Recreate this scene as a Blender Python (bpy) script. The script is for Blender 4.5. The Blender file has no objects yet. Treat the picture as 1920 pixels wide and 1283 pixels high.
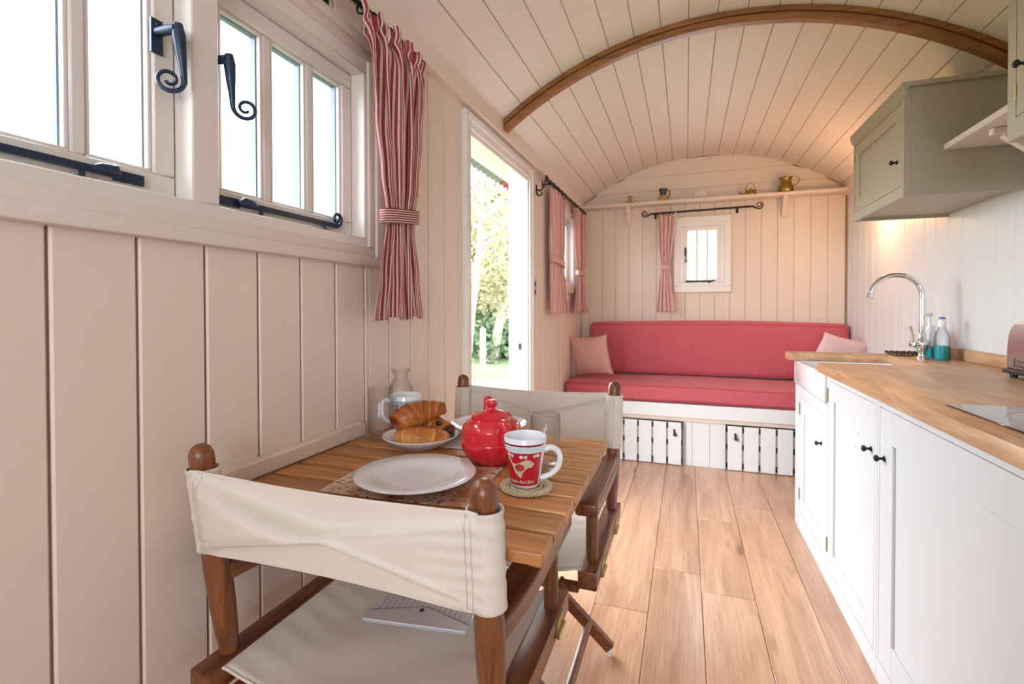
import bpy, bmesh, math, random
from math import sin, cos, pi, radians, sqrt, atan2
from mathutils import Vector, Matrix

random.seed(7)
scene = bpy.context.scene
col = scene.collection

# ------------------------------------------------------------------ camera, world, lights, exposure
CAM_H = 1.15
cam_data = bpy.data.cameras.new('camera')
cam = bpy.data.objects.new('camera', cam_data)
col.objects.link(cam)
yaw, pitch, roll = 0.3403, -0.01287, -0.0020
Fv = Vector((-sin(yaw) * cos(pitch), cos(yaw) * cos(pitch), sin(pitch)))
R0 = Vector((cos(yaw), sin(yaw), 0))
U0 = R0.cross(Fv)
Rv = cos(roll) * R0 + sin(roll) * U0
Uv = -sin(roll) * R0 + cos(roll) * U0
cm = Matrix((Rv, Uv, -Fv)).transposed().to_4x4()
cm.translation = Vector((0, 0, CAM_H))
cam.matrix_world = cm
cam_data.sensor_width = 36.0
cam_data.lens = 920.0 / 1920.0 * 36.0
cam_data.shift_y = -(641.5 - 590.3) / 1920.0
cam_data.clip_start = 0.02
cam_data.dof.use_dof = True
cam_data.dof.focus_distance = 1.15
cam_data.dof.aperture_fstop = 5.6
scene.camera = cam

world = bpy.data.worlds.new('sky')
scene.world = world
world.use_nodes = True
bg = world.node_tree.nodes['Background']
bg.inputs[0].default_value = (0.85, 0.935, 1.0, 1)
bg.inputs[1].default_value = 3.2

scene.view_settings.view_transform = 'Standard'
scene.view_settings.look = 'None'
scene.view_settings.gamma = 1.0
scene.view_settings.use_curve_mapping = False
scene.view_settings.exposure = 2.18
scene.cycles.use_denoising = True
scene.cycles.max_bounces = 10
scene.cycles.diffuse_bounces = 6
scene.cycles.transparent_max_bounces = 16
scene.cycles.caustics_reflective = False
scene.cycles.caustics_refractive = False
scene.cycles.sample_clamp_indirect = 6.0

XL, XR, YF, YN = -0.91, 1.19, 4.5, -1.75       # inner faces: left, right, far end, near end
XC, ZT, RAD = 0.14, 2.445, 1.711               # barrel ceiling: centre line, crown height, radius


def portal(loc, direction, sx, sy):
    l = bpy.data.lights.new('sky_portal', 'AREA')
    l.shape = 'RECTANGLE'
    l.size, l.size_y = sx, sy
    l.cycles.is_portal = True
    o = bpy.data.objects.new('sky_portal', l)
    o.location = loc
    o.rotation_euler = Vector(direction).to_track_quat('-Z', 'Y').to_euler()
    col.objects.link(o)


portal((-1.02, 0.72, 1.60), (1, 0, 0), 1.05, 0.52)
portal((-1.04, 2.42, 0.97), (1, 0, 0), 0.90, 1.92)
portal((-1.02, 3.82, 1.63), (1, 0, 0), 0.60, 0.56)
portal((0.125, 4.6, 1.60), (0, -1, 0), 0.25, 0.45)
portal((0.16, -1.86, 1.47), (0, 1, 0), 1.0, 0.98)


def lamp(loc, power, color, radius):
    l = bpy.data.lights.new('warm_lamp', 'POINT')
    l.energy = power
    l.color = color
    l.shadow_soft_size = radius
    o = bpy.data.objects.new('warm_lamp', l)
    o.location = loc
    col.objects.link(o)


lamp((1.00, 3.66, 1.74), 1.7, (1.0, 0.53, 0.25), 0.035)


# ------------------------------------------------------------------ materials
def new_mat(name):
    m = bpy.data.materials.new(name)
    m.use_nodes = True
    nt = m.node_tree
    nt.nodes.clear()
    out = nt.nodes.new('ShaderNodeOutputMaterial')
    p = nt.nodes.new('ShaderNodeBsdfPrincipled')
    nt.links.new(p.outputs[0], out.inputs[0])
    return m, nt, p


def node(nt, kind, **kw):
    n = nt.nodes.new(kind)
    for k, v in kw.items():
        setattr(n, k, v)
    return n


def srgb(r, g, b):
    f = lambda c: (c / 255 / 12.92) if c / 255 <= 0.04045 else ((c / 255 + 0.055) / 1.055) ** 2.4
    return (f(r), f(g), f(b), 1)


def mixrgb(nt, fac, a, b, blend='MIX'):
    n = node(nt, 'ShaderNodeMix', data_type='RGBA', blend_type=blend)
    for sock, v in ((n.inputs[0], fac), (n.inputs[6], a), (n.inputs[7], b)):
        if isinstance(v, bpy.types.NodeSocket):
            nt.links.new(v, sock)
        else:
            sock.default_value = v
    return n.outputs[2]


def coords(nt, scale, rnd=False):
    tc = node(nt, 'ShaderNodeTexCoord')
    mp = node(nt, 'ShaderNodeMapping')
    mp.inputs['Scale'].default_value = scale
    nt.links.new(tc.outputs['Object'], mp.inputs['Vector'])
    if rnd:
        oi = node(nt, 'ShaderNodeObjectInfo')
        mu = node(nt, 'ShaderNodeMath', operation='MULTIPLY')
        mu.inputs[1].default_value = 37.0
        nt.links.new(oi.outputs['Random'], mu.inputs[0])
        nt.links.new(mu.outputs[0], mp.inputs['Location'])
    return mp.outputs[0]


def plain(name, color, rough=0.5, metal=0.0, noise=0.0, nscale=30.0, bump=0.0, bscale=200.0, coat=0.0, sheen=0.0, spec=0.5):
    m, nt, p = new_mat(name)
    p.inputs['Base Color'].default_value = color
    p.inputs['Roughness'].default_value = rough
    p.inputs['Metallic'].default_value = metal
    p.inputs['Coat Weight'].default_value = coat
    p.inputs['Sheen Weight'].default_value = sheen
    p.inputs['Specular IOR Level'].default_value = spec
    if noise:
        v = coords(nt, (1, 1, 1))
        n = node(nt, 'ShaderNodeTexNoise')
        n.inputs['Scale'].default_value = nscale
        n.inputs['Detail'].default_value = 4
        nt.links.new(v, n.inputs['Vector'])
        dark = tuple(c * (1 - noise) for c in color[:3]) + (1,)
        nt.links.new(mixrgb(nt, n.outputs['Fac'], dark, color), p.inputs['Base Color'])
    if bump:
        v = coords(nt, (1, 1, 1))
        n = node(nt, 'ShaderNodeTexNoise')
        n.inputs['Scale'].default_value = bscale
        n.inputs['Detail'].default_value = 3
        nt.links.new(v, n.inputs['Vector'])
        b = node(nt, 'ShaderNodeBump')
        b.inputs['Strength'].default_value = bump
        b.inputs['Distance'].default_value = 0.002
        nt.links.new(n.outputs['Fac'], b.inputs['Height'])
        nt.links.new(b.outputs[0], p.inputs['Normal'])
    return m


def wood(name, light, dark, axis='y', scale=1.0, rough=0.4, vary=0.25, knots=0.0, coat=0.0, stretch=14.0):
    """Grain that runs along one axis, each board with its own offset and tone."""
    m, nt, p = new_mat(name)
    p.inputs['Roughness'].default_value = rough
    p.inputs['Coat Weight'].default_value = coat
    p.inputs['Coat Roughness'].default_value = 0.25
    s = [stretch * scale] * 3
    s['xyz'.index(axis)] = 1.2 * scale
    v = coords(nt, s, True)
    n1 = node(nt, 'ShaderNodeTexNoise')
    n1.inputs['Scale'].default_value = 1.6
    n1.inputs['Detail'].default_value = 6
    n1.inputs['Roughness'].default_value = 0.6
    n1.inputs['Distortion'].default_value = 0.8
    nt.links.new(v, n1.inputs['Vector'])
    s2 = [90 * scale] * 3
    s2['xyz'.index(axis)] = 3.0 * scale
    v2 = coords(nt, s2, True)
    n2 = node(nt, 'ShaderNodeTexNoise')
    n2.inputs['Scale'].default_value = 2.0
    n2.inputs['Detail'].default_value = 3
    nt.links.new(v2, n2.inputs['Vector'])
    r = node(nt, 'ShaderNodeValToRGB')
    r.color_ramp.elements[0].position = 0.32
    r.color_ramp.elements[1].position = 0.68
    r.color_ramp.elements[0].color = dark
    r.color_ramp.elements[1].color = light
    nt.links.new(n1.outputs['Fac'], r.inputs[0])
    c = mixrgb(nt, 0.35, r.outputs[0], n2.outputs['Fac'], 'OVERLAY')
    if knots:
        v3 = coords(nt, tuple(5.5 if a != 'xyz'.index(axis) else 1.8 for a in range(3)), True)
        vo = node(nt, 'ShaderNodeTexVoronoi')
        vo.inputs['Scale'].default_value = 1.0
        nd = node(nt, 'ShaderNodeTexNoise')
        nd.inputs['Scale'].default_value = 3.0
        nt.links.new(v3, nd.inputs['Vector'])
        mx = mixrgb(nt, 0.10, v3, nd.outputs['Color'], 'ADD')
        nt.links.new(mx, vo.inputs['Vector'])
        kr = node(nt, 'ShaderNodeValToRGB')
        kr.color_ramp.elements[0].position = 0.03
        kr.color_ramp.elements[1].position = 0.16
        kr.color_ramp.elements[0].color = (knots, knots, knots, 1)
        kr.color_ramp.elements[1].color = (0, 0, 0, 1)
        nt.links.new(vo.outputs['Distance'], kr.inputs[0])
        kd = tuple(x * 0.35 for x in dark[:3]) + (1,)
        c = mixrgb(nt, kr.outputs[0], c, kd)
    oi = node(nt, 'ShaderNodeObjectInfo')
    hs = node(nt, 'ShaderNodeHueSaturation')
    mr = node(nt, 'ShaderNodeMapRange')
    mr.inputs['To Min'].default_value = 1 - vary
    mr.inputs['To Max'].default_value = 1 + vary * 0.6
    nt.links.new(oi.outputs['Random'], mr.inputs['Value'])
    nt.links.new(mr.outputs[0], hs.inputs['Value'])
    nt.links.new(c, hs.inputs['Color'])
    nt.links.new(hs.outputs[0], p.inputs['Base Color'])
    b = node(nt, 'ShaderNodeBump')
    b.inputs['Strength'].default_value = 0.15
    b.inputs['Distance'].default_value = 0.001
    nt.links.new(n2.outputs['Fac'], b.inputs['Height'])
    nt.links.new(b.outputs[0], p.inputs['Normal'])
    return m


def fabric(name, color, dark=None, scale=900.0, bump=0.25, rough=0.9, blotch=0.12):
    m, nt, p = new_mat(name)
    p.inputs['Roughness'].default_value = rough
    p.inputs['Sheen Weight'].default_value = 0.15
    p.inputs['Specular IOR Level'].default_value = 0.2
    v = coords(nt, (1, 1, 1))
    n = node(nt, 'ShaderNodeTexNoise')
    n.inputs['Scale'].default_value = 9.0
    n.inputs['Detail'].default_value = 5
    nt.links.new(v, n.inputs['Vector'])
    dark = dark or tuple(c * (1 - blotch) for c in color[:3]) + (1,)
    nt.links.new(mixrgb(nt, n.outputs['Fac'], dark, color), p.inputs['Base Color'])
    ws = []
    for rot in (0, 1):
        w = node(nt, 'ShaderNodeTexWave', wave_type='BANDS', bands_direction='X' if rot == 0 else 'Z')
        w.inputs['Scale'].default_value = scale / 6.28
        w.inputs['Distortion'].default_value = 1.5
        nt.links.new(v, w.inputs['Vector'])
        ws.append(w.outputs['Fac'])
    a = node(nt, 'ShaderNodeMath', operation='ADD')
    nt.links.new(ws[0], a.inputs[0])
    nt.links.new(ws[1], a.inputs[1])
    b = node(nt, 'ShaderNodeBump')
    b.inputs['Strength'].default_value = bump
    b.inputs['Distance'].default_value = 0.0006
    nt.links.new(a.outputs[0], b.inputs['Height'])
    nt.links.new(b.outputs[0], p.inputs['Normal'])
    return m


def striped(name, c1, c2, count, duty=0.5, soft=0.04, along=0):
    """Woven stripes that follow the cloth (UV)."""
    m, nt, p = new_mat(name)
    p.inputs['Roughness'].default_value = 0.9
    p.inputs['Specular IOR Level'].default_value = 0.2
    uv = node(nt, 'ShaderNodeUVMap')
    sp = node(nt, 'ShaderNodeSeparateXYZ')
    nt.links.new(uv.outputs[0], sp.inputs[0])
    mu = node(nt, 'ShaderNodeMath', operation='MULTIPLY')
    mu.inputs[1].default_value = count
    nt.links.new(sp.outputs[along], mu.inputs[0])
    fr = node(nt, 'ShaderNodeMath', operation='FRACT')
    nt.links.new(mu.outputs[0], fr.inputs[0])
    r = node(nt, 'ShaderNodeValToRGB')
    e = r.color_ramp.elements
    e[0].position, e[0].color = 0.0, c1
    e[1].position, e[1].color = duty, c1
    a = e.new(duty + soft); a.color = c2
    b = e.new(1.0 - soft); b.color = c2
    c = e.new(1.0); c.color = c1
    nt.links.new(fr.outputs[0], r.inputs[0])
    nt.links.new(r.outputs[0], p.inputs['Base Color'])
    # a little light passes through the thin cotton
    tr = node(nt, 'ShaderNodeBsdfTranslucent')
    nt.links.new(r.outputs[0], tr.inputs[0])
    mx = node(nt, 'ShaderNodeMixShader')
    mx.inputs[0].default_value = 0.3
    out = [n for n in nt.nodes if n.type == 'OUTPUT_MATERIAL'][0]
    nt.links.new(p.outputs[0], mx.inputs[1])
    nt.links.new(tr.outputs[0], mx.inputs[2])
    nt.links.new(mx.outputs[0], out.inputs[0])
    return m


def thin_glass(name, tint=(1, 1, 1, 1), edge=0.5, rough=0.0, base=0.035):
    m = bpy.data.materials.new(name)
    m.use_nodes = True
    nt = m.node_tree
    nt.nodes.clear()
    out = node(nt, 'ShaderNodeOutputMaterial')
    t = node(nt, 'ShaderNodeBsdfTransparent')
    lw = node(nt, 'ShaderNodeLayerWeight')
    lw.inputs[0].default_value = 0.5
    te = tuple(c * (1 - edge) for c in tint[:3]) + (1,)
    nt.links.new(mixrgb(nt, lw.outputs['Facing'], tint, te), t.inputs[0])
    g = node(nt, 'ShaderNodeBsdfGlossy')
    g.inputs['Roughness'].default_value = rough
    pw = node(nt, 'ShaderNodeMath', operation='POWER')             # same reflection from either side of the sheet
    pw.inputs[1].default_value = 4.0
    nt.links.new(lw.outputs['Facing'], pw.inputs[0])
    fr = node(nt, 'ShaderNodeMath', operation='MULTIPLY_ADD')
    fr.inputs[1].default_value = 0.55
    fr.inputs[2].default_value = base
    nt.links.new(pw.outputs[0], fr.inputs[0])
    mx = node(nt, 'ShaderNodeMixShader')
    nt.links.new(fr.outputs[0], mx.inputs[0])
    nt.links.new(t.outputs[0], mx.inputs[1])
    nt.links.new(g.outputs[0], mx.inputs[2])
    nt.links.new(mx.outputs[0], out.inputs[0])
    return m


M = {}
M['wall'] = plain('cream_wall_paint', (0.79, 0.68, 0.59, 1), 0.55, noise=0.04, nscale=6)
M['ceiling'] = plain('cream_ceiling_paint', (0.76, 0.69, 0.635, 1), 0.5, noise=0.03, nscale=5)
M['trim'] = plain('cream_gloss_trim_paint', (0.73, 0.65, 0.59, 1), 0.35, noise=0.03, nscale=8)
M['gasket'] = plain('grey_blue_glazing_seal', (0.22, 0.28, 0.36, 1), 0.5)
M['frame_backlit'] = plain('backlit_window_frame_paint', (0.74, 0.68, 0.635, 1), 0.35)  # white frame paint darkened, backlit shade put into the colour
M['wall_window_lit'] = plain('window_lit_wall_paint', (0.70, 0.70, 0.71, 1), 0.5, noise=0.03, nscale=6)  # copy of the wall paint with cool window light put into its colour
M['white'] = plain('white_trim_paint', (0.84, 0.82, 0.79, 1), 0.35)
M['cabinet'] = plain('pale_cabinet_paint', (0.605, 0.615, 0.645, 1), 0.4)
M['bench'] = plain('white_bench_paint', (0.81, 0.83, 0.86, 1), 0.4)
M['taupe'] = plain('grey_green_cabinet_paint', (0.40, 0.36, 0.275, 1), 0.42)
M['groove'] = plain('dark_joint', (0.30, 0.22, 0.16, 1), 0.8)
M['subfloor'] = plain('brown_subfloor', (0.36, 0.23, 0.14, 1), 0.8)
M['gap'] = plain('deep_joint', (0.10, 0.08, 0.065, 1), 0.9)
M['floor'] = wood('oak_floor_wood', srgb(208, 166, 136), srgb(176, 130, 100), 'y', 0.8, 0.30, 0.16, 0.9, coat=0.25, stretch=9)
M['oak_top'] = wood('oak_worktop_wood', srgb(204, 164, 126), srgb(166, 120, 84), 'y', 1.6, 0.38, 0.1, 0.25, stretch=9)
M['rib'] = wood('varnished_rib_wood', srgb(160, 106, 54), srgb(116, 72, 32), 'x', 1.6, 0.35, 0.05, 0.0, coat=0.3)
M['slat'] = wood('table_slat_wood', srgb(210, 152, 96), srgb(162, 102, 54), 'x', 2.2, 0.42, 0.22, 0.6)
M['table_frame'] = wood('table_frame_wood', srgb(196, 134, 80), srgb(150, 90, 46), 'y', 2.2, 0.42, 0.1)
M['chair_y'] = wood('chair_wood_lengthwise', srgb(142, 84, 50), srgb(84, 42, 22), 'y', 2.4, 0.35, 0.1, coat=0.2)
M['chair_z'] = wood('chair_wood_upright', srgb(146, 88, 52), srgb(90, 46, 24), 'z', 2.4, 0.35, 0.1, coat=0.2)
M['chair_x'] = wood('chair_wood_across', srgb(140, 84, 48), srgb(88, 44, 22), 'x', 2.4, 0.35, 0.1, coat=0.2)
M['canvas'] = fabric('cream_canvas', (0.80, 0.725, 0.655, 1), scale=2400, bump=0.3)
M['stitch'] = plain('grey_stitching', (0.52, 0.47, 0.43, 1), 0.9)
M['red_cloth'] = fabric('raspberry_linen', (0.62, 0.140, 0.172, 1), (0.54, 0.110, 0.140, 1), scale=1800, bump=0.3)
M['red_piping'] = fabric('dark_red_piping', (0.46, 0.06, 0.075, 1), scale=1800)
M['pink_cloth'] = fabric('pale_pink_cotton', (0.72, 0.42, 0.38, 1), scale=1800)
M['pink_light'] = fabric('light_pink_cotton', (0.80, 0.60, 0.60, 1), scale=1800)
M['stripe'] = striped('red_ticking_stripe', srgb(184, 86, 84), srgb(246, 232, 226), 54, 0.54)
M['stripe_band'] = striped('red_ticking_stripe_band', srgb(166, 76, 72), srgb(232, 214, 206), 6, 0.5, along=1)
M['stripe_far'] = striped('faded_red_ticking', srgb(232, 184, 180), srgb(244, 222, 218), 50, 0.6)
M['iron'] = plain('black_iron', (0.022, 0.022, 0.026, 1), 0.42, 0.6)
M['iron_blue'] = plain('blued_black_iron', (0.03, 0.045, 0.085, 1), 0.35, 0.4)
M['brass'] = plain('aged_brass', (0.46, 0.30, 0.08, 1), 0.32, 1.0, noise=0.4, nscale=40)
M['dull_brass'] = plain('dull_brass_hinge', (0.42, 0.33, 0.16, 1), 0.4, 1.0)
M['chrome'] = plain('polished_chrome', (0.78, 0.78, 0.80, 1), 0.07, 1.0)
M['steel'] = plain('brushed_steel', (0.56, 0.52, 0.54, 1), 0.32, 1.0, noise=0.12, nscale=20)
M['orange_reflection'] = plain('steel_with_orange_reflection', (0.72, 0.46, 0.30, 1), 0.2, 1.0)  # steel of the toaster top with a warm reflection painted into its colour
M['black_plastic'] = plain('black_plastic', (0.02, 0.02, 0.024, 1), 0.4)
M['hob'] = plain('black_hob_glass', (0.012, 0.012, 0.014, 1), 0.05, coat=0.6)
M['ceramic'] = plain('white_glazed_ceramic', (0.80, 0.83, 0.89, 1), 0.12, coat=0.3)
M['sink'] = plain('white_fireclay', (0.86, 0.87, 0.90, 1), 0.12, coat=0.4)
M['red_glaze'] = plain('red_glaze', (0.66, 0.018, 0.035, 1), 0.14, coat=0.7)
M['print_red'] = plain('red_print', (0.52, 0.012, 0.028, 1), 0.25)
M['print_dark_red'] = plain('dark_red_print', (0.24, 0.012, 0.022, 1), 0.25)
M['print_blue'] = plain('pale_blue_print', (0.58, 0.72, 0.78, 1), 0.25)
M['print_grey'] = plain('grey_blue_print', (0.44, 0.50, 0.52, 1), 0.25)
M['print_cream'] = plain('cream_print', (0.76, 0.62, 0.42, 1), 0.3, noise=0.25, nscale=220)
M['print_white'] = plain('white_print', (0.85, 0.80, 0.78, 1), 0.3)
M['print_coral'] = plain('coral_print', (0.62, 0.08, 0.07, 1), 0.3, noise=0.4, nscale=500)
M['dark_ink'] = plain('dark_ink', (0.05, 0.035, 0.035, 1), 0.5)
M['grey_ink'] = plain('grey_ink', (0.44, 0.43, 0.46, 1), 0.7)
M['rope'] = plain('straw_rope', (0.76, 0.63, 0.46, 1), 0.8, noise=0.45, nscale=120, bump=0.6, bscale=300)
M['wicker'] = plain('dark_wicker', (0.09, 0.045, 0.022, 1), 0.6, noise=0.5, nscale=60)
M['wicker_light'] = plain('light_wicker', (0.50, 0.36, 0.24, 1), 0.6, noise=0.4, nscale=60)
M['pane'] = thin_glass('window_glass', (1, 1, 1, 1), 0.1)
M['glass'] = thin_glass('drinking_glass', (1.0, 1.0, 1.0, 1), 0.22, 0.0, 0.02)
M['clear_plastic'] = thin_glass('clear_plastic', (0.93, 0.95, 0.97, 1), 0.5, 0.1)
M['blue_liquid'] = plain('blue_washing_liquid', (0.0, 0.34, 0.42, 1), 0.15, coat=0.5)
M['blue_cap'] = plain('blue_cap', (0.03, 0.12, 0.45, 1), 0.35)
M['white_plastic'] = plain('white_plastic', (0.82, 0.83, 0.85, 1), 0.3)
M['wallet'] = plain('frosted_wallet_plastic', (0.70, 0.68, 0.72, 1), 0.22, coat=0.4)
M['paper'] = plain('white_paper', (0.72, 0.70, 0.73, 1), 0.7)
M['mat_grey'] = plain('pale_grey_mat', (0.60, 0.55, 0.54, 1), 0.6)
M['chocolate'] = plain('dark_chocolate', (0.035, 0.016, 0.012, 1), 0.35)
M['dust_white'] = plain('pale_stone', (0.66, 0.62, 0.62, 1), 0.5)
M['jug_cream'] = plain('cream_stoneware', (0.42, 0.31, 0.14, 1), 0.4)
M['jug_dark'] = plain('dark_brown_glaze', (0.06, 0.03, 0.025, 1), 0.3)
M['grass'] = plain('lawn_grass', (0.105, 0.145, 0.05, 1), 0.9, noise=0.5, nscale=0.9)
M['leaf_yellow'] = plain('pale_yellow_leaves', (0.235, 0.205, 0.09, 1), 0.8, noise=0.4, nscale=2)
M['leaf_green'] = plain('hedge_leaves', (0.085, 0.125, 0.05, 1), 0.8, noise=0.5, nscale=2)
M['bark'] = plain('pale_bark', (0.24, 0.21, 0.15, 1), 0.85, noise=0.4, nscale=8)
M['post'] = plain('weathered_post', (0.30, 0.23, 0.17, 1), 0.85, noise=0.3, nscale=20)
M['tin'] = plain('grey_corrugated_tin', (0.2, 0.2, 0.2, 1), 0.5)
M['tin_red'] = plain('red_painted_tin', (0.30, 0.06, 0.07, 1), 0.5)


def crust():
    m, nt, p = new_mat('baked_crust')
    p.inputs['Roughness'].default_value = 0.38
    v = coords(nt, (1, 1, 1))
    n = node(nt, 'ShaderNodeTexNoise')
    n.inputs['Scale'].default_value = 28
    n.inputs['Detail'].default_value = 6
    nt.links.new(v, n.inputs['Vector'])
    at = node(nt, 'ShaderNodeAttribute', attribute_name='bake')
    a = node(nt, 'ShaderNodeMath', operation='MULTIPLY_ADD')
    nt.links.new(n.outputs['Fac'], a.inputs[0])
    a.inputs[1].default_value = 0.55
    nt.links.new(at.outputs['Fac'], a.inputs[2])
    r = node(nt, 'ShaderNodeValToRGB')
    e = r.color_ramp.elements
    e[0].position, e[0].color = 0.22, srgb(226, 172, 104)
    e[1].position, e[1].color = 1.0, srgb(116, 54, 20)
    k = e.new(0.6); k.color = srgb(188, 112, 52)
    nt.links.new(a.outputs[0], r.inputs[0])
    nt.links.new(r.outputs[0], p.inputs['Base Color'])
    b = node(nt, 'ShaderNodeBump')
    b.inputs['Strength'].default_value = 0.4
    b.inputs['Distance'].default_value = 0.002
    nt.links.new(n.outputs['Fac'], b.inputs['Height'])
    nt.links.new(b.outputs[0], p.inputs['Normal'])
    return m


M['crust'] = crust()


def floral():
    m, nt, p = new_mat('floral_mat_print')
    p.inputs['Roughness'].default_value = 0.45
    v = coords(nt, (1, 1, 1))
    vo = node(nt, 'ShaderNodeTexVoronoi')
    vo.inputs['Scale'].default_value = 62
    mp = node(nt, 'ShaderNodeMapping')
    mp.inputs['Scale'].default_value = (1.0, 1.7, 1.0)
    mp.inputs['Rotation'].default_value = (0, 0, 0.5)
    nt.links.new(v, mp.inputs[0])
    nt.links.new(mp.outputs[0], vo.inputs['Vector'])
    sp = node(nt, 'ShaderNodeSeparateColor')
    nt.links.new(vo.outputs['Color'], sp.inputs[0])
    r = node(nt, 'ShaderNodeValToRGB')
    r.color_ramp.interpolation = 'CONSTANT'
    e = r.color_ramp.elements
    e[0].position, e[0].color = 0.0, srgb(120, 40, 44)
    e[1].position, e[1].color = 0.16, srgb(206, 184, 164)
    for pos, c in ((0.30, srgb(70, 74, 50)), (0.42, srgb(190, 160, 140)), (0.55, srgb(142, 60, 40)), (0.68, srgb(150, 152, 156)), (0.78, srgb(196, 150, 122)), (0.9, srgb(96, 96, 70))):
        k = e.new(pos); k.color = c
    nt.links.new(sp.outputs[0], r.inputs[0])
    d = node(nt, 'ShaderNodeMath', operation='LESS_THAN')
    d.inputs[1].default_value = 0.36
    nt.links.new(vo.outputs['Distance'], d.inputs[0])
    n = node(nt, 'ShaderNodeTexNoise')
    n.inputs['Scale'].default_value = 9
    nt.links.new(v, n.inputs['Vector'])
    rg = node(nt, 'ShaderNodeValToRGB')
    rg.color_ramp.elements[0].position, rg.color_ramp.elements[0].color = 0.40, srgb(222, 202, 184)
    rg.color_ramp.elements[1].position, rg.color_ramp.elements[1].color = 0.62, srgb(172, 108, 76)
    nt.links.new(n.outputs['Fac'], rg.inputs[0])
    nt.links.new(mixrgb(nt, d.outputs[0], rg.outputs[0], r.outputs[0]), p.inputs['Base Color'])
    return m


M['floral'] = floral()


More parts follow.
